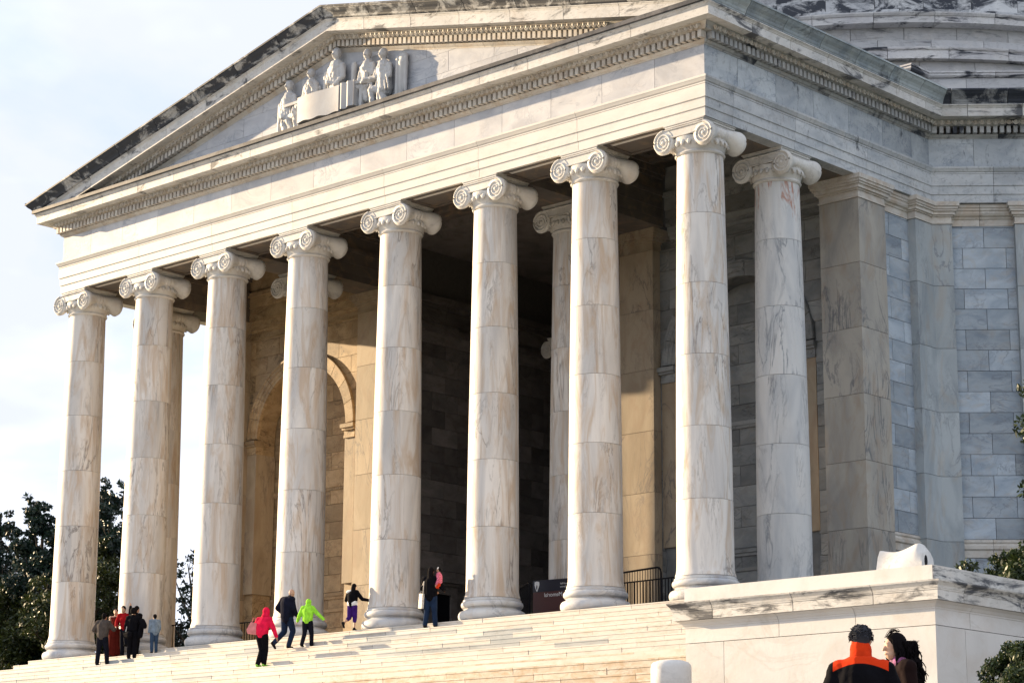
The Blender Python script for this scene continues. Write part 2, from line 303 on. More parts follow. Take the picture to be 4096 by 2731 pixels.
# ================================================================ BUILDING
B=empty('memorial_building',(0,0,.015),0,'white marble domed memorial with an eight-column pedimented porch','building')
B.scale=(1,1,1.0105)
mb=MB(); mb.box(-28.6,1.05,-.9,22,-6,ZF-.001); mb.box(.5,14,9.2,30,-6,ZF-.6); obj('floor_slab',mb.mesh('floor_slab',M['floor']),B)
# ---- swept trim along straight runs; profile = list of (outset,z)
U=Vector((.761,.649,0)).normalized(); NW=Vector((U.y,-U.x,0))
BY=10.35
PATH=[Vector((X0,17,0)),Vector((X0,YF,0)),Vector((X1,YF,0)),Vector((X1,BY,0)),Vector((X1,BY,0))+U*13]
def seginfo(k,path=None):
    P=path or PATH
    a,b=P[k],P[k+1]; d=(b-a).normalized(); n=Vector((d.y,-d.x,0)); return a,b,d,n,(b-a).length
def mitre(k,end,path=None):
    P=path or PATH
    j=k+1 if end else k
    if j<=0 or j>=len(P)-1: return 0
    d0=(P[j]-P[j-1]).normalized(); d1=(P[j+1]-P[j]).normalized()
    ang=math.atan2(d0.cross(d1).z,d0.dot(d1)); return math.tan(ang/2)*(1 if end else -1)   # shift along d per unit outset
def sweep(k,s0,s1,prof,path=None):
    if path is None: prof=[(o*.925 if o>.5 else o,z) for o,z in prof]
    a,b,d,n,ln=seginfo(k,path)
    m0=mitre(k,0,path) if s0<=0 else 0; m1=mitre(k,1,path) if s1>=ln-1e-6 else 0
    r0=[a+d*(max(s0,0)+m0*o)+n*o+Vector((0,0,z)) for o,z in prof]
    r1=[a+d*(min(s1,ln)+m1*o)+n*o+Vector((0,0,z)) for o,z in prof]
    return r0,r1
def loftpiece(kind,parent,mat,r0,r1,smooth=False):
    n=len(r0); f=[(j,(j+1)%n,(j+1)%n+n,j+n) for j in range(n)]+[tuple(range(n))[::-1],tuple(range(n,2*n))]
    c=sum((Vector(p) for p in r0+r1),Vector())/(2*n)
    piece(kind,parent,mat,[Vector(p)-c for p in r0+r1],f,c,0,None,smooth)
def run(kind,mat,prof,cuts,gap=.006,path=None,parent=None):
    """cuts: per segment list of joint stations; closed profile"""
    P=path or PATH
    for k in range(len(P)-1):
        if k not in cuts: continue
        ln=(P[k+1]-P[k]).length; st=[0]+[c for c in cuts[k] if 0<c<ln]+[ln]
        for i in range(len(st)-1):
            s0=st[i]+(gap if i>0 else 0); s1=st[i+1]-(gap if i<len(st)-2 else 0)
            r0,r1=sweep(k,s0 if i>0 else 0,s1,prof,path); loftpiece(kind,parent or B,mat,r0,r1)
CX=[-27.606,-23.804,-19.923,-15.923,-11.683,-7.683,-3.802,0]
def even(ln,step,off=0): 
    n=max(1,round(ln/step)); return [off+ln*i/n for i in range(0 if off else 1,n)]
LS=BY-YF
cols_st=[c-X0 for c in CX[1:-1]]
half=[c-X0-.09 for c in (-26.6,-25.6,-23.75,-21.9,-19.9,-17.95,-15.9,-13.75,-11.7,-9.66,-7.7,-5.75,-3.8,-1.9)]
half=[x-X0 for x in (-26.7,-24.9,-22.95,-21.0,-19.05,-17.07,-15.01,-12.85,-10.79,-8.76,-6.8,-4.87,-2.94,-1.02)]
sidej=[y-YF for y in (.8,2.55,4.35,6.1,7.85,9.4)]
LEFT=[3,6,9,12]
WINGJ=[1.35,3.0,4.7,6.4,8.1,9.8,11.5]
# inner core (joint colour) behind the stones
core=MB()
for k in range(4):
    for pr in ([(-.45,12.42),(-.035,12.42),(-.035,14.85),(-.45,14.85)],):
        r0,r1=sweep(k,0,seginfo(k)[4],pr); core.loft([r0,r1])
obj('entablature_core',core.mesh('entablature_core',M['joint']),B)
TH=-.40
arch=[(TH,12.38),(0,12.38),(0,12.62),(.03,12.635),(.03,12.885),(.06,12.90),(.06,13.26),(.075,13.27),(.07,13.31),(.10,13.33),(.13,13.39),(.15,13.42),(.155,13.475),(TH,13.475)]
archj={0:LEFT,1:cols_st,2:[y-YF for y in (.5,3.35,6.9)],3:[1.9,4.6,7.3,10]}
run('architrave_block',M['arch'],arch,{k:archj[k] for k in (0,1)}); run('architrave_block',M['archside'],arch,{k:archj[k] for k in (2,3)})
# inner face of the front and side beams (towards the porch ceiling)
mb=MB()
def innerbeam(x0,x1,y0,y1): mb.box(x0,x1,y0,y1,12.382,14.3)
innerbeam(X0+.42,X1-.42,-.28,.70); innerbeam(X0+.42,X0+1.60,.71,7.0); innerbeam(X1-1.6,X1-.42,.71,7.0)
innerbeam(CX[5]-.66,CX[5]+.66,.71,7.0); innerbeam(CX[2]-.66,CX[2]+.66,.71,7.0)
obj('ceiling_beams',mb.mesh('ceiling_beams',M['ceil']),B)
# raised borders of the beam soffits and faces
mb=MB()
for i in range(7):
    a,b=CX[i]+.95,CX[i+1]-.95
    for y0,y1 in ((-.60,-.50),(.50,.60)): mb.box(a,b,y0,y1,12.352,12.378)
    for xa,xb in ((a-.12,a),(b,b+.12)): mb.box(xa,xb,-.60,.60,12.352,12.377)
for xs in (X0+1.6,CX[2]-.66,CX[2]+.66,CX[5]-.66,CX[5]+.66,X1-1.6):
    sg=1 if xs in (X0+1.6,CX[2]+.66,CX[5]+.66) else -1
    for z0,z1,o in ((12.62,12.66,.02),(12.66,12.95,.03),(12.95,13.0,.06),(13.0,13.35,.05),(13.35,13.5,.12),(13.9,14.0,.1),(14.0,14.2,.2)):
        a,b=sorted((xs,xs+sg*o)); mb.box(a,b,.75,6.9,z0,z1)
for z0,z1,o in ((12.66,12.95,.03),(12.95,13.0,.06),(13.0,13.35,.05),(13.35,13.5,.12),(13.9,14.0,.1),(14.0,14.2,.2)):
    for a,b in ((X0+1.82,CX[2]-.93),(CX[2]+.93,CX[5]-.93),(CX[5]+.93,X1-1.82)): mb.box(a,b,.701,.701+o,z0,z1)
obj('beam_moulding',mb.mesh('beam_moulding',M['ceil']),B)
# coffered ceiling
mb=MB(); mb.box(X0+.5,X1-.5,-.3,9.0,14.62,14.8)
for a,b,nx in ((X0+1.6,CX[2]-.72,2),(CX[2]+.72,CX[5]-.72,4),(CX[5]+.72,X1-1.6,2)):
    w_=(b-a)/nx
    for i in range(nx):
        for j in range(2):
            xa=a+w_*i; ya=.8+2.7*j
            for q in range(3):
                e=.0+.22*q; t=.22; z0=14.2+.14*q
                xx0,xx1,yy0,yy1=xa+e,xa+w_-e,ya+e,ya+2.7-e
                mb.box(xx0,xx1,yy0,yy0+t-.004,z0,z0+.13); mb.box(xx0,xx1,yy1-t+.004,yy1,z0,z0+.13)
                mb.box(xx0,xx0+t-.004,yy0+t,yy1-t,z0+.001,z0+.13); mb.box(xx1-t+.004,xx1,yy0+t,yy1-t,z0+.001,z0+.13)
obj('coffered_ceiling',mb.mesh('coffered_ceiling',M['ceil']),B)
# frieze, bed mould, corona
fr=[(TH,13.48),(-.02,13.48),(-.02,14.385),(TH,14.385)]
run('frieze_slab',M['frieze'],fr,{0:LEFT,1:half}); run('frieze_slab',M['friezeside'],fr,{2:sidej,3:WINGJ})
bed=[(TH,14.39),(-.01,14.39),(.0,14.42),(.05,14.44),(.09,14.49),(.10,14.50),(.015,14.505),(.015,14.715),(.26,14.72),(.26,14.745),(.27,14.75),(.28,14.79),(.36,14.865),(.38,14.885),(TH,14.885)]
off=lambda L_,d: {k:[x+d for x in v] for k,v in L_.items()}
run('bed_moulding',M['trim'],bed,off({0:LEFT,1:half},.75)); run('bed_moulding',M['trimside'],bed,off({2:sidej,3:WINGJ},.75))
cor=[(TH,14.89),(.74,14.89),(.74,14.885),(.75,14.885),(.75,15.13),(.765,15.135),(.775,15.16),(.81,15.20),(.83,15.205),(.83,15.235),(TH,15.32)]
run('cornice_block',M['corona'],cor,off({0:LEFT,1:half,2:sidej,3:WINGJ},-.25),gap=.008)
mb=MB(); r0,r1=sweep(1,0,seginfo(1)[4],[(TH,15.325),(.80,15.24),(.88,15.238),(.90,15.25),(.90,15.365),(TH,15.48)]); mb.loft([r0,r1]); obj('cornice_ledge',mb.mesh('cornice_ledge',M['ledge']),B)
# gutter (cyma) on the sides and wing
sima=[(TH,15.325),(.80,15.245),(.835,15.245),(.835,15.275),(.86,15.31),(.88,15.37),(.93,15.44),(1.01,15.51),(1.06,15.58),(1.065,15.60),(1.10,15.60),(1.10,15.65),(1.0,15.66),(TH,15.50)]
sj=[.85,2.55,4.3,6.05,7.8,9.4]
run('gutter_block',M['simaside'],sima,{0:LEFT,2:sj},gap=.012)
run('gutter_block',M['simawing'],sima,{3:[.6,2.3,4.0,5.7,7.4,9.1]},gap=.012)
gapshade=[(-.1,14.507),(.03,14.507),(.03,14.713),(-.1,14.713)]  # dark strip painting the shadow in the dentil gaps
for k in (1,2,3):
    r0,r1=sweep(k,0,seginfo(k)[4],gapshade); mbs=MB(); mbs.loft([r0,r1]); obj('dentil_gap_shade',mbs.mesh('dentil_gap_shade',M['gapshade']),B)
# dentils and eggs along segments 0..3
def eggmesh():
    mb=MB(); n=8; 
    prof=[(.0,-.075),(.038,-.06),(.062,-.02),(.066,.02),(.05,.055)]
    rings=[[(r*math.cos(PI*k/n),-r*.9*math.sin(PI*k/n),z) for k in range(n+1)] for r,z in prof]
    mb.loft(rings,False,False)
    # shell round the egg
    pts=[(.088*math.cos(a),-.035,.02+.10*math.sin(a)) for a in [PI*(1+k/8) for k in range(9)]]
    mb.tube(pts,.014,5); mb.tube([(.1,-.03,.06),(.1,-.035,-.02),(.1,-.01,-.08)],[.012,.01,.003],4)
    return mb.v,mb.f
EV,EF=eggmesh()
PD=.2
def ornaments(k,s0,s1):
    a,b,d,n,ln=seginfo(k); rz=math.atan2(d.y,d.x)
    m=int((s1-s0)/PD); st=(s1-s0)/m
    for i in range(m):
        s=s0+(i+.5)*st
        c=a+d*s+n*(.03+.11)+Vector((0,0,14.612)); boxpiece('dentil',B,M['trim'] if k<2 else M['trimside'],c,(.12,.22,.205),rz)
        c=a+d*s+n*.315+Vector((0,0,14.815)); piece('egg_ornament',B,M['trim'],EV,EF,c,rz,'egg')
ornaments(1,-.13,seginfo(1)[4]+.13); ornaments(2,-.02,LS+.0); ornaments(3,.06,8.0)
# ---- raking cornice; z given as drop below the top line
ZA=19.03; SL=.2204
def ztop(x): return ZA-SL*abs(x-XC)
rk_sima=[(TH,.10),(1.0,.0),(1.10,.0),(1.10,.06),(1.065,.065),(1.06,.09),(1.0,.16),(.93,.22),(.88,.29),(.86,.34),(.83,.36),(.80,.375),(TH,.375)]
rk_cor=[(TH,.38),(.80,.38),(.80,.405),(.775,.42),(.755,.46),(.748,.465),(.748,.77),(.738,.77),(.738,.765),(TH,.765)]
rk_bed=[(TH,.77),(.38,.77),(.36,.79),(.28,.865),(.27,.90),(.26,.915),(.26,.94),(.03,.945),(.03,1.165),(.09,1.17),(.05,1.22),(.0,1.27),(-.01,1.30),(TH,1.30)]
def rakepiece(kind,mat,prof,xa,xb,ends):
    prof=[(o*.925 if o>.5 else o,t) for o,t in prof]
    def ring(x,e): return [Vector((x+(e*o if e else 0),YF-o,ztop(x+(e*o if e else 0))-t)) for o,t in prof]
    loftpiece(kind,B,mat,ring(xa,ends[0]),ring(xb,ends[1]))
def rake(kind,mat,prof,xs,g=.008,ext=True):
    for i in range(len(xs)-1):
        a,b=xs[i],xs[i+1]; ea=-1 if (i==0 and ext) else 0; eb=1 if (i==len(xs)-2 and ext) else 0
        a2=a+(g if i>0 and abs(a-XC)>.1 else 0); b2=b-(g if i<len(xs)-2 and abs(b-XC)>.1 else 0)
        rakepiece(kind,mat,prof,a2,b2,(ea,eb))
nh=7
xs=[X0+(XC-X0)*i/nh for i in range(nh+1)]+[XC+(X1-XC)*i/nh for i in range(1,nh+1)]
rake('raking_gutter_block',M['sima'],rk_sima,xs,.012)
xs2=[X0]+[x+.35 for x in xs[1:nh]]+[XC]+[x-.35 for x in xs[nh+1:-1]]+[X1]
rake('raking_cornice_block',M['corona'],rk_cor,xs2,.008)
xb0=X0+2.0; xs3=[xb0+(XC-xb0)*i/6 for i in range(7)]+[XC+(X1-2.0-XC)*i/6 for i in range(1,7)]
rake('raking_bed_moulding',M['trim'],rk_bed,xs3,.005,False)
n_=int((XC-xb0)/PD)
for sgn in (-1,1):
    for i in range(n_):
        x=XC+sgn*(i+.5)*PD
        zt=ztop(x)
        if zt-1.2<15.3: continue
        sh=-SL*sgn  # shear with the rake
        def shp(v): return [(p[0],p[1],p[2]+p[0]*sh) for p in v]
        hx,hy,hz=.060,.11,.10
        v=[(-hx,-hy,-hz),(hx,-hy,-hz),(hx,hy,-hz),(-hx,hy,-hz),(-hx,-hy,hz),(hx,-hy,hz),(hx,hy,hz),(-hx,hy,hz)]
        piece('dentil',B,M['trim'],shp(v),BOXF,(x,YF-.14,zt-1.05),0,('rd',sgn)); piece('egg_ornament',B,M['trim'],shp(EV),EF,(x,YF-.315,zt-.845),0,('re',sgn))
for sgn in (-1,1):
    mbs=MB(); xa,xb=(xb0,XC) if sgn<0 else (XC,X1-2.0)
    mbs.loft([[(x,YF+.1,ztop(x)-.95),(x,YF-.04,ztop(x)-.95),(x,YF-.04,ztop(x)-1.16),(x,YF+.1,ztop(x)-1.16)] for x in (xa,xb)]); obj('dentil_gap_shade',mbs.mesh('dentil_gap_shade',M['gapshade']),B)  # same painted gap shadow along the rakes
# tympanum slabs: courses with vertical joints, clipped by the rake
mb=MB(); mb.add([(X0+.3,YF+.07,15.2),(X1-.3,YF+.07,15.2),(XC,YF+.07,18.2)],[(0,1,2)]); obj('tympanum_core',mb.mesh('tympanum_core',M['joint']),B)
rnd=random.Random(5)
z=15.34; row=0
while z<17.8:
    z1=z+.64
    # usable half-width at bottom
    lim=lambda zz: XC-(X0)-max(0,(zz+1.28-(ZA-SL*(XC-X0)))/SL)
    hw0=lim(z); hw1=lim(z1)
    x=-hw0; st=(0 if row%2 else .95)
    edges=[-hw0]; q=-14.25+st
    while q<hw0:
        if q>-hw0+.3 and q<hw0-.3: edges.append(q)
        q+=1.9
    edges.append(hw0)
    for a,b in zip(edges[:-1],edges[1:]):
        g=.006; a+=g; b-=g
        zt=lambda x: min(z1-.006,15.62+SL*(lim(15.62-.0)-abs(x))) if False else min(z1-.006, ZA-1.27-SL*abs(x))
        pts=[a]+[p for p in sorted({-hw1,0,hw1}) if a<p<b]+[b]
        top=[(p,max(zt(p),z+.002)) for p in pts]
        poly=[(a,z)]+[(b,z)]+top[::-1]
        c=Vector((XC+(a+b)/2,YF+.02,z+.3)); y0=-.0+rnd.uniform(-.002,.002)
        fv=[(XC+p[0]-c.x,YF+.022+y0-c.y,p[1]-c.z) for p in poly]; bv=[(v[0],v[1]+.06,v[2]) for v in fv]; n=len(poly)
        piece('tympanum_slab',B,M['frieze'],fv+bv,[tuple(range(n)),tuple(range(n,2*n))[::-1]]+[(j,(j+1)%n,(j+1)%n+n,j+n) for j in range(n)],c)
    z=z1; row+=1
# roof of the porch
mb=MB()
for s,xe in ((-1,X0-.7),(1,X1+.7)):
    mb.add([(XC,YF+.3,ZA-.08),(xe,YF+.3,ztop(xe)-.08),(xe,12,ztop(xe)-.08),(XC,12,ZA-.08),(XC,YF+.3,ZA-.3),(xe,YF+.3,ztop(xe)-.3),(xe,12,ztop(xe)-.3),(XC,12,ZA-.3)],BOXF)
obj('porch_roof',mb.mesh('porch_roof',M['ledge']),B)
mb=MB(); mb.add([(X0+.4,YF+.45,14.8),(X1-.4,YF+.45,14.8),(XC,YF+.45,18.5),(X0+.4,YF+.75,14.8),(X1-.4,YF+.75,14.8),(XC,YF+.75,18.5)],[(0,1,2),(5,4,3),(0,3,4,1),(1,4,5,2),(2,5,3,0)]); obj('gable_backing',mb.mesh('gable_backing',M['core']),B)
mb=MB(); mb.box(-29.95,-29.0,9.5,10.6,15.6,16.3); obj('roof_block',mb.mesh('roof_block',M['frieze']),B)
# ---------------------------------------------------------------- columns
JZ=[.24,2.15,4.06,5.97,7.90,9.81,11.50]
def rad(z):
    t=max(0,min(1,(z-.24)/(11.5-.24))); return .755-.125*(t**1.6)-.0*t
def drum_mesh(z0,z1,mat):
    mb=MB(); g=.0035; pr=[(rad(z0)-.02,z0+g),(rad(z0)-.003,z0+g),(rad(z0),z0+g+.003)]
    if z0<.3: pr=[(.72,z0-.06),(.80,z0-.06),(.80,z0-.03),(.775,z0+.04),(.76,z0+.14)]
    for i in range(1,4): zz=z0+(z1-z0)*i/4; pr.append((rad(zz),zz))
    pr+= [(rad(z1),z1-g-.003),(rad(z1)-.003,z1-g),(rad(z1)-.02,z1-g)]
    mb.lathe(pr,56); return smooth_angle(mb.mesh('drum',mat),30)
def base_mesh():
    mb=MB(); pr=[(.3,ZF),(.93,ZF),(.94,ZF+.02)]
    pr+=[(.875+.093*math.cos(a),-.315+.135*math.sin(a)) for a in [-PI/2+PI*i/8 for i in range(9)]]
    pr+=[(.85,-.165),(.815,-.14),(.80,-.12),(.82,-.10),(.845,-.095)]
    pr+=[(.82+.068*math.cos(a),0+.085*math.sin(a)) for a in [-PI/2+PI*i/8 for i in range(9)]]
    pr+=[(.83,.092),(.83,.13),(.80,.135),(.80,.17),(.5,.17)]
    mb.lathe(pr,64); mb.lathe([(.60,.1),(.60,11.6)],24)
    return smooth_angle(mb.mesh('column',M['base']),40)
EYX,EYY,EZ=.692,.740,11.90
def volute_mesh():
    mb=MB()
    # two bolsters, running front to back, waisted in the middle
    for sx in (-1,1):
        rings=[]
        ys=[-EYY,-EYY+.02,-EYY+.05,-.60,-.44,-.28,-.15,-.12,-.09,-.05,-.02,.02,.05,.09,.12,.15,.28,.44,.60,EYY-.05,EYY-.02,EYY]
        rr=[.315,.335,.345,.325,.245,.185,.165,.18,.165,.165,.18,.18,.165,.165,.18,.165,.185,.245,.325,.345,.335,.315]
        for y,r in zip(ys,rr):
            zc=EZ+ (.35-r)*.75
            rings.append([(sx*(EYX+.0-(.35-r)*.2)+r*math.cos(a),y,zc+r*math.sin(a)) for a in [2*PI*k/28 for k in range(28)]])
        mb.loft(rings)
        for sy in (-1,1):
            # spiral rib on each face
            pts=[];ra=[]; T=2.6*2*PI; n=84
            for i in range(n):
                t=i/(n-1); th=T*t; r=.262*(1-t)**1.1+.055
                a=PI/2+ (-th)*sx*-1 if True else 0
                a=PI/2+sx*th*-1
                pts.append((sx*EYX+r*math.cos(a)*1.0,sy*(EYY+.006),EZ+r*math.sin(a)-.0)); ra.append(.024*(1-t)+.012)
            # the spiral winds inwards from the top towards the outside
            mb.tube(pts,ra,6)
            mb.ell((sx*EYX,sy*(EYY+.01),EZ),(.055,.03,.055),10,6)
    return smooth_angle(mb.mesh('volutes',M['cap']),50)
def capital_mesh():
    mb=MB()
    # abacus
    for z0,z1,hx,hy in ((12.245,12.29,.64,.66),(12.29,12.345,.67,.69),(12.345,12.378,.70,.71)): mb.box(-hx,hx,-hy,hy,z0,z1)
    # band joining the volutes (front and back), sagging in the middle
    for sy in (-1,1):
        n=16; top=[];bot=[]
        for i in range(n+1):
            x=-EYX+2*EYX*i/n; q=1-(x/EYX)**2
            top.append((x,12.244)); bot.append((x,12.02-.05*q))
        rings=[[(x,sy*(EYY-.012),zt),(x,sy*(EYY-.012),zb),(x,sy*.50,zb),(x,sy*.50,zt)] for (x,zt),(_,zb) in zip(top,bot)]
        mb.loft(rings)
        mb.tube([(x,sy*EYY,12.222) for x in (-.7,-.35,0,.35,.7)],.022,6)
        mb.tube([(x,sy*EYY,12.03-.05*(1-(x/EYX)**2)) for x in [-.42+.84*i/10 for i in range(11)]],.02,6)
    mb.box(-.60,.60,-.60,.60,11.9,12.246)
    # echinus with eggs, astragal
    mb.lathe([(.60,11.46),(.665,11.48),(.69,11.52),(.665,11.56),(.655,11.58),(.68,11.64),(.73,11.74),(.76,11.84),(.76,11.95),(.6,12.0)],48)
    me=smooth_angle(mb.mesh('capital',M['cap']),40)
    return me
def eggs_mesh():
    mb=MB()
    for i in range(24):
        a=2*PI*i/24
        c=Vector((.735*math.cos(a),.735*math.sin(a),11.79)); e=MB(); e.ell((0,0,0),(.06,.065,.12),8,6); R=Matrix.Rotation(a,3,'Z')@Matrix.Rotation(-.5,3,'Y')
        mb.add([R@Vector((p[1],p[0],p[2]))+c for p in e.v],e.f)
        t=MB(); t.tube([(0.02,-.075,.10),(.03,-.07,-.02),(.0,-.0,-.12),(.03,.07,-.02),(.02,.075,.10)],.014,5); mb.add([R@Vector(p)+c for p in t.v],t.f)
    return mb.mesh('egg_band',M['cap'],True)
BM=base_mesh(); VM=volute_mesh(); CM=capital_mesh(); EM=eggs_mesh()
DM=[drum_mesh(JZ[i],JZ[i+1],M['shaft']) for i in range(6)]
DR=[drum_mesh(JZ[i],JZ[i+1],M['shaft_rust']) for i in range(6)]
S9=3.5
allcols=[(x,0,0) for x in CX]+[(0,S9,1),(CX[5],S9,0),(CX[2],S9,0),(CX[0],S9,0)]
for x,y,r in allcols:
    c=obj('column',BM,B,(x,y,0))
    for i in range(6):
        d=obj('drum',(DR if r else DM)[i],c); d.rotation_euler=(0,0,random.uniform(0,6.28) if not r else (.9 if i==5 else random.uniform(0,6)))
    obj('volutes',VM,c); obj('capital',CM,c); obj('egg_band',EM,c)['kind']='stuff'
    p=MB(); p.box(-.99,.99,-.99,.99,ZF-.001,ZF+.0005)
# ---------------------------------------------------------------- walls
def wallblocks(P,d,n,s0,s1,z0,z1,mat,kind='wall_block',hole=None,thick=.10,row=.628,length=1.31,phase=0,zrow0=2.25,gap=.007):
    """block courses on the vertical plane through P along d, outward normal n; hole=(s,z,r,w) = arched opening centre, springing, radius"""
    rz=math.atan2(d.y,d.x); k=0
    r_=random.Random(int(P.x*10+P.y*7+s0*3)+11)
    z=zrow0+row*math.floor((z0-zrow0)/row+1e-6)
    while z<z1-.02:
        a=max(z,z0); b=min(z+row,z1); i=round((z-zrow0)/row)
        if b-a>.03:
            st=phase+(length/2 if i%2 else 0); s=s0-((s0-st)%length); 
            while s<s1-.01:
                sa=max(s,s0); sb=min(s+length,s1)
                if sb-sa>.03:
                    segs=[(sa,sb)]
                    cut=None
                    if hole:
                        hs,hz,hr=hole
                        if a<hz+hr and sb>hs-hr and sa<hs+hr: cut=True
                    o=r_.uniform(-.003,.003)
                    if not cut: 
                        c=P+d*((sa+sb)/2)+n*(-thick/2+o)+Vector((0,0,(a+b)/2)); boxpiece(kind,B,mat,c,(sb-sa-2*gap,thick,b-a-2*gap),rz)
                    else:
                        def bot(x):
                            q=hr*hr-(x-hs)**2
                            if q<=0: return a
                            return hz+math.sqrt(q)
                        for u0,u1 in ((sa,min(sb,hs)),(max(sa,hs),sb)):
                            if u1-u0<.03: continue
                            xsn=[u0+gap+(u1-u0-2*gap)*t/8 for t in range(9)]
                            pts=[(x,max(a+gap,bot(x))) for x in xsn]
                            pts=[p for p in pts if p[1]<b-gap]
                            # cut exactly at the top of the course
                            if len(pts)<2: continue
                            poly=pts+[(pts[-1][0],b-gap),(pts[0][0],b-gap)]
                            cc=P+d*((u0+u1)/2)+n*(-thick/2+o)+Vector((0,0,(a+b)/2))
                            f1=[P+d*p[0]+n*o+Vector((0,0,p[1]))-cc for p in poly]; f2=[q-n*thick for q in f1]; m=len(poly)
                            piece(kind,B,mat,f1+f2,[tuple(range(m)),tuple(range(m,2*m))[::-1]]+[(j,(j+1)%m,(j+1)%m+m,j+m) for j in range(m)],cc)
                s+=length
        z+=row
def slab(name,mat,P,d,n,s0,s1,z0,z1,o0,o1,parent=B):
    mb=MB(); a=P+d*s0; b=P+d*s1
    mb.add([a+n*o1+Vector((0,0,z0)),b+n*o1+Vector((0,0,z0)),b+n*o0+Vector((0,0,z0)),a+n*o0+Vector((0,0,z0)),a+n*o1+Vector((0,0,z1)),b+n*o1+Vector((0,0,z1)),b+n*o0+Vector((0,0,z1)),a+n*o0+Vector((0,0,z1))],BOXF)
    return obj(name,mb.mesh(name,mat),parent)
XV=Vector((1,0,0)); YV=Vector((0,1,0)); NF=Vector((0,-1,0))
# -- porch back walls with blind arches
YW=7.3
AR=dict(R=2.88,r=2.45,z=8.0)
for side,(xa,xb,ac) in (('r',(-7.42,-.68,-4.42)),('l',(-27.0,-20.67,-24.02))):
    IW=M['inwall_r'] if side=='r' else M['inwall']; YW=7.3 if side=='r' else 7.0
    P=Vector((0,YW,0))
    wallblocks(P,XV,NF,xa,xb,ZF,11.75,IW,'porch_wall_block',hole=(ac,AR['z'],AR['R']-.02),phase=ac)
    # mask under springing: jamb strips only
    # core behind, built round the opening
    mb=MB()
    n=20; 
    for z0,z1 in ((ZF,AR['z']),): 
        mb.box(xa,ac-AR['r'],YW+.06,YW+.9,z0,z1); mb.box(ac+AR['r'],xb,YW+.06,YW+.9,z0,z1)
    for i in range(n):
        t0,t1=PI*i/n,PI*(i+1)/n
        p0=(ac+AR['r']*math.cos(t0),AR['z']+AR['r']*math.sin(t0)); p1=(ac+AR['r']*math.cos(t1),AR['z']+AR['r']*math.sin(t1))
        mb.add([(p0[0],YW+.06,p0[1]),(p1[0],YW+.06,p1[1]),(p1[0],YW+.06,12),(p0[0],YW+.06,12),(p0[0],YW+.9,p0[1]),(p1[0],YW+.9,p1[1]),(p1[0],YW+.9,12),(p0[0],YW+.9,12)],[(0,1,2,3),(7,6,5,4),(0,4,5,1)])
    mb.box(xa,ac-AR['r'],YW+.06,YW+.9,AR['z']+.002,12); mb.box(ac+AR['r'],xb,YW+.06,YW+.9,AR['z']+.002,12)
    obj('porch_wall',mb.mesh('porch_wall',IW),B)
    # archivolt in voussoirs
    for i in range(11):
        t0,t1=PI*i/11+.004,PI*(i+1)/11-.004
        prof=[(2.40,.12),(2.40,-.02),(2.52,-.02),(2.53,-.045),(2.66,-.045),(2.67,-.07),(2.80,-.07),(2.82,-.10),(2.88,-.10),(2.90,-.06),(2.90,.05)]
        rings=[[(ac+r*math.cos(t),YW+y,AR['z']+r*math.sin(t)) for r,y in prof] for t in [t0+(t1-t0)*k/4 for k in range(5)]]
        mb=MB(); mb.loft(rings); c=sum((Vector(v) for v in mb.v),Vector())/len(mb.v); piece('archivolt_stone',B,IW,[Vector(v)-c for v in mb.v],mb.f,c)
    # imposts and jambs
    for sx in (-1,1):
        a,b=sorted((ac+sx*2.40,ac+sx*2.93))
        for z0,z1,o in ((7.45,7.55,.04),(7.55,7.72,.02),(7.72,7.80,.10),(7.80,7.94,.16)): slab('impost',IW,P,XV,NF,a-o*.6,b+o*.3,z0,z1,-.3,.03+o)
        slab('jamb',M['pier'],P,XV,NF,a,b,2.35,7.45,-.9,.02)
    # niche back
    P2=Vector((0,YW+.95,0)); wallblocks(P2,XV,NF,ac-2.5,ac+2.5,ZF,10.6,IW,'niche_block',phase=ac); slab('niche_backing',M['joint'],P2,XV,NF,ac-2.6,ac+2.6,ZF,11,-.3,-.06)
    for z0,z1,o in ((2.0,2.1,.05),(2.1,2.2,.09),(1.55,1.65,.05),(5.9,6.0,.05),(6.0,6.12,.08)):
        slab('niche_moulding',IW,P2,XV,NF,ac-2.45,ac+2.45,z0,z1,0,o)
# -- porch wall frieze and crown above the capitals' line, inside
for xa,xb in ((X0+.5,CX[2]-.75),(CX[5]+.75,X1-.5)):
    P=Vector((0,7.3 if xa>-15 else 7.0,0))
    for z0,z1,o in ((11.75,11.82,.05),(11.82,12.0,.03),(12.0,12.1,.1),(12.1,12.22,.17),(12.22,12.38,.2),(12.38,12.9,.3),(12.9,13.3,.34),(13.3,13.45,.44),(13.45,14.3,.3)):
        slab('inner_entablature',M['inwall_r'] if xa>-15 else M['inwall'],P,XV,NF,xa,xb,z0,z1-.002,-.2,o)
# -- piers (antae): plinth, long stones, moulded cap
def pier(x0,x1,y0,y1,mat,zb=ZF,top=12.38):
    js=[zb,.24+.02,2.15,4.06,5.97,7.90,9.81,11.72]
    for a,b in zip(js[:-1],js[1:]):
        cx,cy=(x0+x1)/2,(y0+y1)/2; boxpiece('pier_stone',B,mat,(cx,cy,(a+b)/2),(x1-x0,y1-y0,b-a-.012))
    mb=MB(); mb.box(x0+.02,x1-.02,y0+.02,y1-.02,zb,12.3)
    obj('pier_core',mb.mesh('pier_core',M['joint']),B)
    mb=MB()
    for z0,z1,o in ((11.725,11.77,.03),(11.77,11.95,.0),(11.95,12.0,.04),(12.0,12.10,.10),(12.10,12.16,.15),(12.16,12.24,.19),(12.24,top-.002,.22)): mb.box(x0-o,x1+o,y0-o,y1+o,z0,z1)
    obj('pier_cap',mb.mesh('pier_cap',M['trim'] if mat is M['anta'] else M['pier']),B)
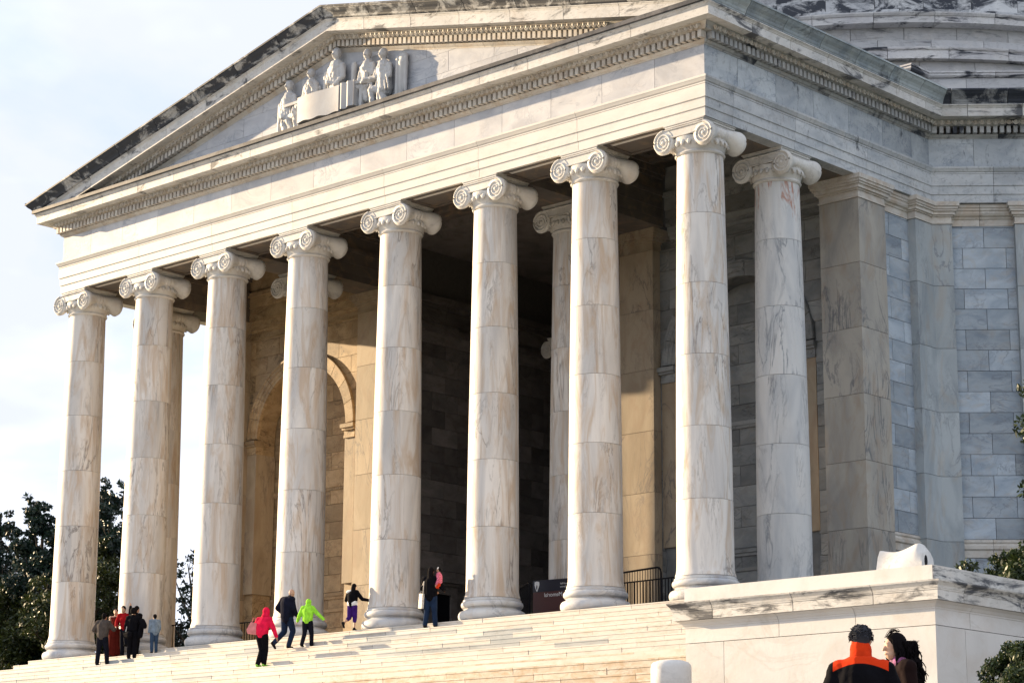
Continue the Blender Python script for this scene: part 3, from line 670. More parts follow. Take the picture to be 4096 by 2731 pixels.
pier(-8.80,-7.42,6.95,8.1,M['pier']); pier(-20.67,-19.3,6.6,7.9,M['pier'])
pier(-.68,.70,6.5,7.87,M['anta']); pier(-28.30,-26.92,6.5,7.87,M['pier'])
# -- vestibule (deep, dark)
VX0,VX1,VY=-19.45,-8.7,15.6
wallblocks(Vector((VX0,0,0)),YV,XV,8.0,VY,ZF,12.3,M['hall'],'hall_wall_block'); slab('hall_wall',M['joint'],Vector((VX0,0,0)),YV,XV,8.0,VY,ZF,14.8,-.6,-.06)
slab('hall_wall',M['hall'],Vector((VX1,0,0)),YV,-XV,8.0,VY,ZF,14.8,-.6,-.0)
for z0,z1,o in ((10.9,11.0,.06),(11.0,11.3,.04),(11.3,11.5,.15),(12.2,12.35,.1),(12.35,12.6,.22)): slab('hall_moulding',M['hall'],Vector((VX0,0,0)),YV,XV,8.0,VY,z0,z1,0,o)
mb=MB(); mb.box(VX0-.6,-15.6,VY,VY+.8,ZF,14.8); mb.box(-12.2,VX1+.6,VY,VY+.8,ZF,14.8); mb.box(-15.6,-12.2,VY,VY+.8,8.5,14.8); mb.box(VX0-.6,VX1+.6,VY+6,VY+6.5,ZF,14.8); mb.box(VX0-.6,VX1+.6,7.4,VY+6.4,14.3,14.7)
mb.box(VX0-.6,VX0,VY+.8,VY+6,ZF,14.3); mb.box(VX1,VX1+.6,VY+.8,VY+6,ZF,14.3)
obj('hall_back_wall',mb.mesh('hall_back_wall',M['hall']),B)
c=obj('column',BM,B,(-15.95,12.6,0)); c.scale=(.82,.82,.9)
for i in range(6): obj('drum',DM[i],c)
obj('volutes',VM,c); obj('capital',CM,c)
# door in the left hall wall: frame and dark opening
dr=bpy.data.objects.new('side_door',None)
dmb=MB(); dx=VX0
for a,b,z0,z1,o in ((8.95,9.25,ZF,2.05,.12),(10.15,10.45,ZF,2.05,.12),(8.95,10.45,2.05,2.35,.12),(8.85,10.55,2.35,2.45,.2),(8.75,10.65,2.45,2.6,.3)): dmb.box(dx+.003,dx+o,a,b,z0,z1-.002)
do=obj('side_door_frame',dmb.mesh('side_door_frame',M['hall']),B); dm=MB(); dm.box(dx+.003,dx+.03,9.25,10.15,ZF,2.05); obj('door_leaf',dm.mesh('door_leaf',M['iron']),do)
# -- outer side wall between anta and bend, and the wing wall
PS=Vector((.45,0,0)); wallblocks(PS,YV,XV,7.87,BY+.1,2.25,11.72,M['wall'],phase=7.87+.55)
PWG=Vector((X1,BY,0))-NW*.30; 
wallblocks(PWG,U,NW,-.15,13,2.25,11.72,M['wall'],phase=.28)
wp=[Vector((.45,7.7,0)),Vector((.45,BY+.16,0)),PWG+U*13]
core=MB()
for k in (0,1):
    a,b,d,n,ln=seginfo(k,wp)
    for pr in ([(-.5,ZF-3.5),(-.06,ZF-3.5),(-.06,12.4),(-.5,12.4)],): r0,r1=sweep(k,0,ln,pr,wp); core.loft([r0,r1])
obj('wall_core',core.mesh('wall_core',M['joint']),B)
capb=[(-.1,11.725),(.02,11.725),(.02,11.74),(.0,11.76),(.0,11.93),(.03,11.945),(.05,12.0),(.11,12.03),(.14,12.09),(.14,12.16),(.17,12.18),(.17,12.24),(.20,12.26),(.20,12.36),(-.1,12.378)]
run('wall_crown_moulding',M['trim'],capb,{0:[],1:[1.6,3.2,4.8,6.4]},path=wp)
basep=[(-.1,2.245),(.0,2.245),(.05,2.22),(.06,2.16),(.03,2.12),(.05,2.08),(.09,2.05),(.09,1.96),(.04,1.92),(.04,1.72),(.02,1.70),(-.1,1.70)]
run('wall_base_moulding',M['trim'],basep[::-1],{0:[],1:[1.6,3.2,4.8,6.4]},path=wp)
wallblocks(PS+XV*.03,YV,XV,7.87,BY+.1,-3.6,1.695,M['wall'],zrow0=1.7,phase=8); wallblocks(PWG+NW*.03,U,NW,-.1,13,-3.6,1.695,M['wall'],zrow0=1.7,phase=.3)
# pilasters at the bend and on the wing
def pilaster(path,o=.27):
    js=[-3.6,.26,2.15,4.06,5.97,7.90,9.81,11.72]
    for a,b in zip(js[:-1],js[1:]):
        ring0=[];ring1=[]
        def sec(z):
            outer=[]
            for k in range(len(path)-1): pass
            pts=[]
            for j,p in enumerate(path):
                if j==0: n=seginfo(0,path)[3]; pts.append(p+n*o)
                elif j==len(path)-1: n=seginfo(j-1,path)[3]; pts.append(p+n*o)
                else:
                    d,n=seginfo(j-1,path)[2:4]; pts.append(p+n*o+d*(mitre(j-1,1,path)*o))
            inner=[p-(seginfo(min(j,len(path)-2),path)[3])*.05 for j,p in enumerate(path)][::-1]
            return [q+Vector((0,0,z)) for q in pts+inner]
        loftpiece('pilaster_stone',B,M['pilaster'],sec(a+.006),sec(b-.006))
    for z0,z1,e in ((11.725,11.77,.03),(11.77,11.95,0),(11.95,12.0,.04),(12.0,12.10,.10),(12.10,12.16,.15),(12.16,12.24,.18),(12.24,12.376,.22)):
        pp=[p.copy() for p in path]; pp[0]-= seginfo(0,path)[2]*e; pp[-1]+=seginfo(len(path)-2,path)[2]*e
        m=[]
        for j,p in enumerate(pp):
            if j==0: m.append(p+seginfo(0,path)[3]*(o+e))
            elif j==len(pp)-1: m.append(p+seginfo(j-1,path)[3]*(o+e))
            else: d,n=seginfo(j-1,path)[2:4]; m.append(path[j]+n*(o+e)+d*(mitre(j-1,1,path)*(o+e)))
        inner=[p-(seginfo(min(j,len(pp)-2),path)[3])*.05 for j,p in enumerate(pp)][::-1]
        ring=[q for q in m+inner]; mb=MB(); mb.loft([[q+Vector((0,0,z0)) for q in ring],[q+Vector((0,0,z1-.002)) for q in ring]]); obj('pilaster_cap',mb.mesh('pilaster_cap',M['trim']),B)
pb=Vector((.45,BY+.16,0))
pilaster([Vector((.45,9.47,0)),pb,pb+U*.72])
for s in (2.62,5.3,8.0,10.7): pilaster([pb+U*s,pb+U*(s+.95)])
# ---------------------------------------------------------------- attic and rotunda
ZAT=16.8
ap=[Vector((-9,10.1,0)),Vector((.33,10.1,0)),Vector((.33,11.05,0)),Vector((.33,11.05,0))+U*13]
attic=[(-.5,15.3),(.0,15.3),(.0,16.60),(-.5,16.60)]
run('attic_block',M['drumwall'],attic,{0:[1.8*i for i in range(1,5)],1:[.45],2:[1.2,3.1,5.0,6.9]},path=ap)
atcap=[(-.6,16.605),(.0,16.605),(.06,16.62),(.10,16.67),(.10,16.74),(.13,16.75),(.13,16.80),(-.6,16.84)]
run('attic_cap',M['drumledge'],atcap,{0:[3,6],1:[],2:[2.1,4.2,6.3]},path=ap)
mb=MB(); mb.add([(-27,9.6,15.6),(.2,9.6,15.6),(8,16,15.6),(8,40,15.6),(-36,40,15.6)],[(0,1,2,3,4)]); obj('roof_deck',mb.mesh('roof_deck',M['core']),B)
RX,RY=-13.8,27.4; RZ=-.49
def ringblocks(kind,mat,prof,nb,a0=-100,a1=-22,phase=0,gap=.0005):
    """stones of one course of the rotunda; closed profile (r,z)"""
    st=360/nb
    k0=int(math.floor(a0/st)); k1=int(math.ceil(a1/st))
    for k in range(k0,k1):
        t0=math.radians((k+phase)*st)+gap; t1=math.radians((k+phase+1)*st)-gap
        rings=[[(RX+r*math.cos(t),RY+r*math.sin(t),z+RZ) for r,z in prof] for t in [t0+(t1-t0)*j/3 for j in range(4)]]
        mb=MB(); mb.loft(rings); c=sum((Vector(v) for v in mb.v),Vector())/len(mb.v); piece(kind,B,mat,[Vector(v)-c for v in mb.v],mb.f,c)
    mb=MB(); full=prof+[prof[0]]
    mb.lathe([(r-.004,z+RZ) for r,z in full],64,RX,RY,a0=math.radians(k1*st),a1=math.radians(k0*st+360)); obj(kind+'_far_side',mb.mesh(kind+'_far',mat),B)['kind']='stuff'
rect=lambda r,z0,z1,t=.5:[(r-t,z0+.005),(r,z0+.005),(r,z1-.005),(r-t,z1-.005)]
ringblocks('rotunda_block',M['drumwall'],rect(17.70,15.6,17.4),60)
ringblocks('rotunda_block',M['drumwall'],rect(17.70,17.4,18.3),60,phase=.5)
ringblocks('rotunda_block',M['drumwall'],rect(17.70,18.3,19.08),60,phase=0)
ringblocks('rotunda_ledge',M['drumledge'],[(16.6,19.08),(18.0,19.08),(18.0,19.36),(18.03,19.38),(18.05,19.43),(18.05,19.47),(16.6,19.60)],56)
ringblocks('rotunda_block',M['drumwall'],rect(17.05,19.45,20.08),60,phase=.3)
ringblocks('rotunda_block',M['drumwall'],rect(16.98,20.08,20.52),60,phase=.8)
ringblocks('rotunda_cornice',M['drumledge'],[(16.2,20.52),(17.5,20.52),(17.5,20.74),(17.54,20.76),(17.58,20.83),(17.58,20.87),(16.2,20.95)],54,phase=.1)
ringblocks('rotunda_stained_block',M['drumdark'],rect(16.75,20.88,21.28),64,phase=.2)
ringblocks('rotunda_stained_block',M['drumdark'],rect(16.70,21.28,21.72),64,phase=.7)
ringblocks('rotunda_stained_block',M['drumdark'],rect(16.66,21.72,22.3),64,phase=.2)
mb=MB(); mb.lathe([(17.3,15),(17.3,18.7),(16.6,18.8),(16.6,20.2),(16.3,20.3),(16.3,21.6)]+[(16.3*math.cos(t),21.6+9*math.sin(t)) for t in [PI/2*i/10 for i in range(11)]],96,RX,RY); obj('dome',mb.mesh('dome',M['core']),B)
# ---------------------------------------------------------------- pediment relief (a plain generic group of seated and standing figures)
def caps(mb,p,q,r0,r1,n=10):
    p,q=Vector(p),Vector(q); d=(q-p); ln=d.length; d=d/ln if ln>1e-6 else Vector((0,0,1))
    a=d.cross(Vector((0,0,1))); a=a.normalized() if a.length>.05 else Vector((1,0,0)); b=d.cross(a)
    rings=[]
    for t in (-PI/2+.05,-PI/4,0): rings.append((p+d*(r0*math.sin(t)),r0*math.cos(t)))
    for t in (0,PI/4,PI/2-.05): rings.append((q+d*(r1*math.sin(t)),r1*math.cos(t)))
    mb.loft([[c+a*r*math.cos(2*PI*k/n)+b*r*math.sin(2*PI*k/n) for k in range(n)] for c,r in rings])
def voxel(o,size,sm=2):
    m=o.modifiers.new('remesh','REMESH'); m.mode='VOXEL'; m.voxel_size=size; m.use_smooth_shade=True
    if sm: s=o.modifiers.new('smooth','SMOOTH'); s.factor=.5; s.iterations=sm
    return o
REL=empty('pediment_relief',(.27,0,.15),0,'carved marble relief of robed figures gathered round a cloth-covered table, set in the gable','relief sculpture')
def relief_figure(x,z,h,lean=0,seat=False,face=1,arms=((.25,.45),(-.2,.5))):
    mb=MB(); s=h/1.75; y=YF-.10
    def P(a,b,c): return (x+a*s,y-c*s,z+b*s)
    if not seat:
        caps(mb,P(-.10,.05,.03),P(-.08,.85,.05),.10*s,.15*s); caps(mb,P(.12,.05,.03),P(.10,.85,.05),.10*s,.15*s)
        caps(mb,P(0,.85,.05),P(lean,1.38,.08),.20*s,.21*s)
        sh=1.38
    else:
        caps(mb,P(-.05,.50,.05),P(face*.42,.55,.18),.15*s,.11*s); caps(mb,P(face*.42,.55,.18),P(face*.40,.05,.12),.10*s,.065*s); caps(mb,P(face*.40,.04,.12),P(face*.58,.03,.14),.055*s,.045*s)
        caps(mb,P(face*.1,.5,.12),P(face*.25,.06,.08),.13*s,.08*s)
        caps(mb,P(-.05,.50,.05),P(lean,1.10,.08),.19*s,.20*s); sh=1.10
        caps(mb,P(-.12,.45,.1),P(-.02,.1,.1),.12*s,.10*s)
    caps(mb,P(lean-.16,sh,.06),P(lean+.16,sh,.06),.10*s,.10*s)
    caps(mb,P(lean,sh,.08),P(lean*1.1,sh+.24,.1),.08*s,.07*s)
    mb.ell(P(lean*1.15,sh+.34,.12),(.115*s,.12*s,.15*s),12,8)
    mb.ell(P(lean*1.15-.02,sh+.37,.09),(.14*s,.11*s,.14*s),12,8)
    caps(mb,P(lean*1.15,sh+.33,.23),P(lean*1.15,sh+.30,.25),.025*s,.03*s)
    for k,(ax,az) in enumerate(arms):
        sx=-1 if k else 1
        e=P(lean+sx*.27,sh-.30,.14); caps(mb,P(lean+sx*.2,sh,.1),e,.085*s,.07*s); hnd=P(lean+ax,az,.26); caps(mb,e,hnd,.065*s,.05*s); mb.ell(hnd,(.06*s,.05*s,.05*s),8,5)
    # drapery folds
    for q in range(5):
        fx=-.2+.1*q; caps(mb,P(lean*.7+fx*.8,sh-.1,.20),P(fx*1.1,.35 if not seat else .45,.20),.022*s,.03*s)
    o=obj('figure',mb.mesh('figure',M['figure']),REL); voxel(o,.020,1); tx=bpy.data.textures.new('carving','CLOUDS'); tx.noise_scale=.11; tx.noise_depth=3; d_=o.modifiers.new('carving','DISPLACE'); d_.texture=tx; d_.strength=.05; d_.mid_level=.5; return o
relief_figure(-16.35,15.36,2.15,.05,True,1,((.35,.62),(-.1,.55)))
relief_figure(-15.30,15.70,1.95,.03,True,-1,((.1,1.12),(-.15,.62)))
relief_figure(-14.04,15.40,2.30,0,False,1,((.12,.88),(-.14,.98)))
relief_figure(-12.60,15.70,1.95,-.03,True,-1,((-.05,1.0),(-.2,.65)))
relief_figure(-11.80,15.36,2.16,-.08,True,-1,((-.55,.85),(-.62,.80)))
mb=MB()
def cloth(xa,xb,z0,z1,y0,y1,folds,zb=0):
    n=40; ring=[]
    for i in range(n+1):
        t=i/n; x=xa+(xb-xa)*t; y=y0-.035*math.sin(t*folds*2*PI); z_=z0+zb*t+.02*math.sin(x*9)
        ring.append([(x,y,z_),(x,y,z1),(x,y1,z1),(x,y1,z_)])
    mb.loft(ring)
cloth(-15.52,-13.62,15.62,16.46,YF-.55,YF-.02,.8,-.02); cloth(-13.58,-12.98,15.66,16.50,YF-.48,YF-.02,2.0)
obj('tablecloth',mb.mesh('tablecloth',M['figure'],False),REL)
mb=MB(); mb.box(-16.35,-12.1,YF-.42,YF-.02,16.36,16.45); 
for x in (-16.15,-15.75,-12.8,-12.35): mb.box(x-.06,x+.06,YF-.35,YF-.2,15.36,16.36)
obj('table',mb.mesh('table',M['figure']),REL)
for x,z0,z1 in ((-11.38,15.36,16.95),(-13.38,16.4,17.25),(-14.68,16.4,17.25),(-16.85,15.36,16.7),(-15.0,16.4,16.85)):
    mb=MB(); caps(mb,(x,YF-.12,z0+.1),(x+.04,YF-.12,z1-.08),.09,.10); voxel(obj('chair_back',mb.mesh('chair_back',M['figure']),REL),.03,2)
mb=MB(); caps(mb,(-11.22,YF-.1,15.55),(-11.12,YF-.12,16.7),.10,.17); mb.ell((-11.14,YF-.12,16.9),(.22,.12,.14)); caps(mb,(-10.98,YF-.15,16.8),(-11.0,YF-.14,15.75),.07,.05); voxel(obj('drapery',mb.mesh('drapery',M['figure']),REL),.03,2)
# ================================================================ PEDESTAL (cheek block)
PX0,PX1,PY0,PY1=12.27,17.20,-16.2,-5.0
PEDL=empty('stair_pedestal',(0,0,.61),0,'large white marble pedestal block with moulded crown closing the right end of the stairs','pedestal')
mb=MB(); mb.box(PX0+.05,PX1-.05,PY0+.05,PY1,-9.9,-3.3); obj('pedestal_core',mb.mesh('pedestal_core',M['joint']),PEDL)
pp=[Vector((PX0,PY1,0)),Vector((PX0,PY0,0)),Vector((PX1,PY0,0)),Vector((PX1,PY1,0))]
def prun(kind,mat,prof,cuts,gap=.006): run(kind,mat,prof,cuts,gap,pp,PEDL)
prun('pedestal_panel',M['pedestal'],[(-.2,-9.8),(0,-9.8),(0,-4.055),(-.2,-4.055)],{0:[2,5,8],1:[.81],2:[.85,4,7]},.005)
prun('pedestal_frieze_slab',M['pedestal'],[(-.2,-4.045),(.0,-4.045),(.0,-3.80),(.008,-3.795),(.012,-3.77),(.025,-3.76),(.05,-3.72),(.10,-3.69),(.12,-3.68),(-.2,-3.68)],{0:[3,6,9],1:[1.95,3.45],2:[1.0,3.2,6]},.005)
prun('pedestal_cornice_stone',M['pedcrown'],[(-.2,-3.675),(.155,-3.675),(.155,-3.525),(.165,-3.52),(.165,-3.505),(.17,-3.50),(.18,-3.46),(.21,-3.42),(.23,-3.40),(.235,-3.375),(-.2,-3.35)],{0:[3,6,9],1:[.70,2.35,3.9],2:[.6,2.3,4.1]},.007)
mb=MB(); mb.box(PX0-.01,PX1+.0,PY0-.0,PY1,-3.40,-3.12); obj('parapet',mb.mesh('parapet',M['pedcrown']),PEDL)
bm_=marble('marble_parapet_clean',base=(.66,.65,.63),tone=(.60,.59,.57),vein=(.44,.42,.38),vamt=.35,bamt=.15,var=.02)
mb=MB(); mb.box(PX0-.013,PX1-.02,PY0-.004,PY0+.4,-3.398,-3.117); obj('parapet_front',mb.mesh('parapet_front',bm_),PEDL)
# bundle on the pedestal
def lathe_obj(name,prof,mat,loc,label,cat,n=40,parent=None):
    mb=MB(); mb.lathe(prof,n); o=obj(name,smooth_angle(mb.mesh(name,mat),40),parent,loc)
    return tag(o,label,cat)
wm=marble('white_stone_sheet',base=(.60,.595,.58),tone=(.52,.515,.50),vein=(.34,.33,.31),vamt=.7,bamt=.1,sc3=(3,3,3),var=.02); 
mb=MB(); n=24
for_r=[]
ringsl=[]
for i in range(n+1):
    t=i/n; x=15.80+t*.86
    topz=-2.71-.07*math.sin(PI*min(1,t/.8))+.07*t-(.16*(t-.86)/.14 if t>.86 else 0)
    hw=.17-.015*math.sin(t*7+1)
    lean_=.03*math.sin(t*5.3)
    ringsl.append([(x,-15.50-hw-.05,-3.117),(x,-15.50-hw-.015+lean_*.5,-2.98),(x,-15.50-.85*hw+lean_,-2.84+.2*(topz+2.75)),(x,-15.50-.45*hw,topz-.012),(x,-15.50,topz),(x,-15.50+.5*hw,topz-.012),(x,-15.50+hw,-2.90),(x,-15.50+hw+.03,-3.117)])
mb.loft(ringsl); bn=tag(obj('covered_floodlight',smooth_angle(mb.mesh('covered_floodlight',wm),70),None,(0,0,.61)),'white cloth-covered bundle with dark open end lying on top of the pedestal','cover')
mb=MB(); mb.ell((16.655,-15.56,-2.95),(.018,.05,.10),12,8); obj('dark_opening',mb.mesh('dark_opening',M['iron']),bn)
# rounded stone post beside the pedestal
lathe_obj('stone_post',[(.33,-9.9),(.33,-4.92),(.325,-4.90),(.335,-4.88),(.335,-4.68),(.335,-4.60),(.325,-4.54),(.29,-4.50),(.20,-4.47),(.0,-4.46)],marble('marble_post',base=(.68,.67,.65),tone=(.58,.57,.56),vein=(.38,.37,.35),vamt=.5,bamt=.1,var=.02),(12.72,-17.15,.66),'round-topped white marble post in front of the pedestal\'s left corner','post')
finalize()
#@@PART2
# ================================================================ RAILINGS, BARRIERS, SIGN
def railing(name,label,cat,p0,p1,zb,h=.95,pitch=.13,scroll=True,group=None):
    p0,p1=Vector(p0),Vector(p1); d=(p1-p0); ln=d.length; rz=math.atan2(d.y,d.x)
    e=empty(name,(p0.x,p0.y,zb),rz,label,cat,group)
    mb=MB(); mb.box(0,ln,-.025,.025,h-.035,h); obj('top_rail',mb.mesh('top_rail',M['iron']),e)
    mb=MB(); mb.box(0,ln,-.015,.015,.10,.13); obj('bottom_rail',mb.mesh('bottom_rail',M['iron']),e)
    n=max(2,int(ln/pitch)); bm=MB(); bm.box(-.011,.011,-.011,.011,.0,h-.036); me=bm.mesh('bar',M['iron'])
    for i in range(n+1): obj('bar',me,e,(ln*i/n,0,0))
    if scroll:
        sm_=MB()
        for sg in (-1,1):
            pts=[(sg*(.02+.05*(1-t)*math.cos(6*t)+.0),0,.05*(1-t)*math.sin(6*t)+.52+.10*t) for t in [i/14 for i in range(15)]]; sm_.tube(pts,.011,5)
            pts=[(sg*(.02+.05*(1-t)*math.cos(6*t)),0,-.05*(1-t)*math.sin(6*t)+.42-.10*t) for t in [i/14 for i in range(15)]]; sm_.tube(pts,.011,5)
        me=sm_.mesh('scroll',M['iron'])
        for i in range(0,n,4): obj('scroll',me,e,(ln*(i+.5)/n,0,0))
    return e
railing('iron_railing','black iron railing with scrolls seen between the second and third columns from the left','railing',(-28.2,3.9,0),(-26.3,3.7,0),ZW,1.5,.16)
railing('iron_railing','low black iron railing behind the third column from the left','railing',(-24.7,4.3,0),(-22.6,4.3,0),ZW,1.42,.14)
railing('iron_railing','short low black rail end just right of the fourth column from the left','railing',(-19.2,5.3,0),(-17.6,5.3,0),ZW,.62,.2,False)
railing('iron_railing','black iron railing running back beside the right-hand porch wall, right of the corner column','railing',(-2.2,S9+.2,0),(.0,S9+2.6,0),ZF,1.05,.10,False)
def barrier(label,p0,p1,zb,h=1.12):
    p0,p1=Vector(p0),Vector(p1); d=(p1-p0); ln=d.length; e=empty('crowd_barrier',(p0.x,p0.y,zb),math.atan2(d.y,d.x),label,'barrier','crowd barriers standing in the porch')
    r=.16; pts=[(0,0,.05),(0,0,h-r)]+[(r-r*math.cos(a),0,h-r+r*math.sin(a)) for a in (.5,1.0,PI/2)]+[(ln-r+r*math.sin(a),0,h-r+r*math.cos(a)) for a in (0,.5,1.0,PI/2)]+[(ln,0,.05)]
    mb=MB(); mb.tube(pts,.028,8); mb.tube([(0,0,.18),(ln,0,.18)],.02,6); obj('frame',mb.mesh('frame',M['iron']),e)
    b=MB(); b.tube([(0,0,.18),(0,0,h-.02)],.010,5); me=b.mesh('bar',M['iron']); n=int(ln/.11)
    for i in range(1,n): obj('bar',me,e,(ln*i/n,0,0))
    for x in (.25,ln-.25):
        f=MB(); f.tube([(x,-.3,.02),(x,-.1,.08),(x,.1,.08),(x,.3,.02)],.018,6); obj('foot',f.mesh('foot',M['iron']),e)
    return e
barrier('black crowd barrier with rounded corners just left of the corner column',(-5.6,S9-.6,0),(-3.55,S9-1.0,0),ZF+.35,1.15)
barrier('black crowd barrier nearest the column second from right, partly hidden by its base',(-7.5,S9+.4,0),(-5.7,S9-.2,0),ZF+.35,1.1)
railing('iron_railing','long black iron railing sloping behind the crowd barriers on the right of the porch','railing',(-6.6,S9+.9,0),(-2.3,S9+.7,0),ZF+.45,1.02,.12,False)
barrier('dark crowd barrier standing left of the brown sign',(-9.05,S9-.9,0),(-7.9,S9-1.7,0),ZF+.05,1.28)
# brown information sign, lettering reads mirrored in the photograph
sg=empty('information_sign',(-7.2,1.95,ZW-.05),math.radians(8),'brown information sign with dark header and white lettering behind the column second from right','sign')
br=simple('sign_brown',(.075,.022,.020),.5,.05); dk=simple('sign_navy',(.010,.010,.022),.4,.05); wh=simple('sign_white',(.75,.75,.75),.5,.02); lb=simple('sticker_blue',(.35,.50,.62),.5,.3,40)
mb=MB(); mb.box(-.62,1.2,-.02,.02,.40,1.40); obj('panel',mb.mesh('panel',br),sg)
mb=MB(); mb.box(-.62,1.2,-.028,-.0205,1.08,1.42); obj('header',mb.mesh('header',dk),sg)
mb=MB(); mb.box(-.62,1.2,-.028,-.0205,.38,.47); obj('footer',mb.mesh('footer',dk),sg)
for x in (-.45,1.0):
    mb=MB(); mb.box(x-.03,x+.03,.021,.08,0,1.4); obj('post',mb.mesh('post',M['iron']),sg)
mb=MB(); ol=[(-.08,.13),(-.03,.145),(.0,.15),(.03,.145),(.08,.13),(.085,.05),(.06,-.03),(.02,-.12),(.0,-.15),(-.02,-.12),(-.06,-.03),(-.085,.05)]
mb.loft([[(x-.47,-.030,z+1.24) for x,z in ol],[(x-.47,-.036,z+1.24) for x,z in ol]]); em=obj('emblem',mb.mesh('emblem',wh),sg)
mb=MB(); mb.add([(-.50,-.037,1.16),(-.46,-.037,1.16),(-.45,-.037,1.25),(-.475,-.037,1.30),(-.495,-.037,1.22)],[(0,1,2,3,4)]); obj('emblem_figure',mb.mesh('emblem_figure',dk),sg)
def text(body,x,z,size,par,mat,y=-.031):
    cu=bpy.data.curves.new('lettering','FONT'); cu.body=body; cu.size=size; cu.extrude=.001; cu.align_x='LEFT'
    cu.materials.append(mat); o=bpy.data.objects.new('lettering',cu); COL.objects.link(o); dg_=bpy.context.evaluated_depsgraph_get(); me_=bpy.data.meshes.new_from_object(o.evaluated_get(dg_)); bpy.data.objects.remove(o); me_.materials.clear(); me_.materials.append(mat); o=bpy.data.objects.new('lettering',me_); COL.objects.link(o); o.parent=par; o.location=(x,y,z); o.rotation_euler=(PI/2,0,0); o.scale=(-1,1,1); return o
text('Thomas Jefferson Memorial',1.62,.93,.165,sg,wh,-.024)
text('National Mall',.72,1.26,.07,sg,wh); text('National Park Service',.95,1.17,.07,sg,wh)
mb=MB(); 
for a,b in ((-.56,-.50),(-.46,-.45),(-.41,-.30),(-.25,-.14)): mb.box(a,b,-.034,-.029,.41,.445)
obj('footer_marks',mb.mesh('footer_marks',wh),sg)
mb=MB(); mb.box(-8.42,-8.28,1.60,1.61,.62,.76); tag(obj('sticker',mb.mesh('sticker',lb)),'small pale blue sticker plate on the dark barrier left of the brown sign','sticker')
# ================================================================ PEOPLE
skin=simple('skin',(.40,.22,.14),.55,.06,20); skin2=simple('skin_pale',(.52,.32,.22),.55,.06,20)
def cloth_m(n,c,v=.22,s=9):
    m=simple(n,c,.95,v,s,bump=.35); m.node_tree.nodes['Principled BSDF'].inputs['Specular IOR Level'].default_value=.08; return m
C={k:cloth_m(k,c) for k,c in dict(grey_jacket=(.07,.06,.055),dark_trousers=(.007,.008,.014),dress_red=(.10,.012,.008),shirt_red=(.32,.008,.012),black=(.004,.004,.006),blue_denim=(.03,.055,.10),denim_jacket=(.15,.20,.26),pink=(.68,.012,.06),navy=(.007,.009,.020),jeans=(.012,.024,.055),lime=(.30,.70,.05),purple=(.04,.012,.13),orange=(.60,.04,.008),orange_trousers=(.6,.05,.015),cream=(.62,.60,.55),brown_coat=(.012,.006,.006),hair_black=(.006,.005,.006),hair_grey=(.035,.037,.045),shoe=(.012,.012,.014),shoe_green=(.25,.55,.08),bag_pink=(.60,.22,.22),white=(.72,.72,.72),sock=(.62,.66,.72)).items()}
STAND=dict(pel=(0,0,.95),wst=(0,0,1.12),chs=(0,.0,1.32),nck=(0,-.01,1.47),hd=(0,.03,1.63),
 sL=(-.18,0,1.41),sR=(.18,0,1.41),eL=(-.24,-.03,1.15),eR=(.24,-.03,1.15),wL=(-.25,.06,.91),wR=(.25,.06,.91),
 hL=(-.09,0,.91),hR=(.09,0,.91),kL=(-.10,.02,.50),kR=(.10,.02,.50),aL=(-.10,-.02,.09),aR=(.10,-.02,.09))
def folds(o,st,size):
    tx=bpy.data.textures.new('cloth_folds','CLOUDS'); tx.noise_scale=size; tx.noise_depth=2; d_=o.modifiers.new('folds','DISPLACE'); d_.texture=tx; d_.strength=st; d_.mid_level=.5; return o
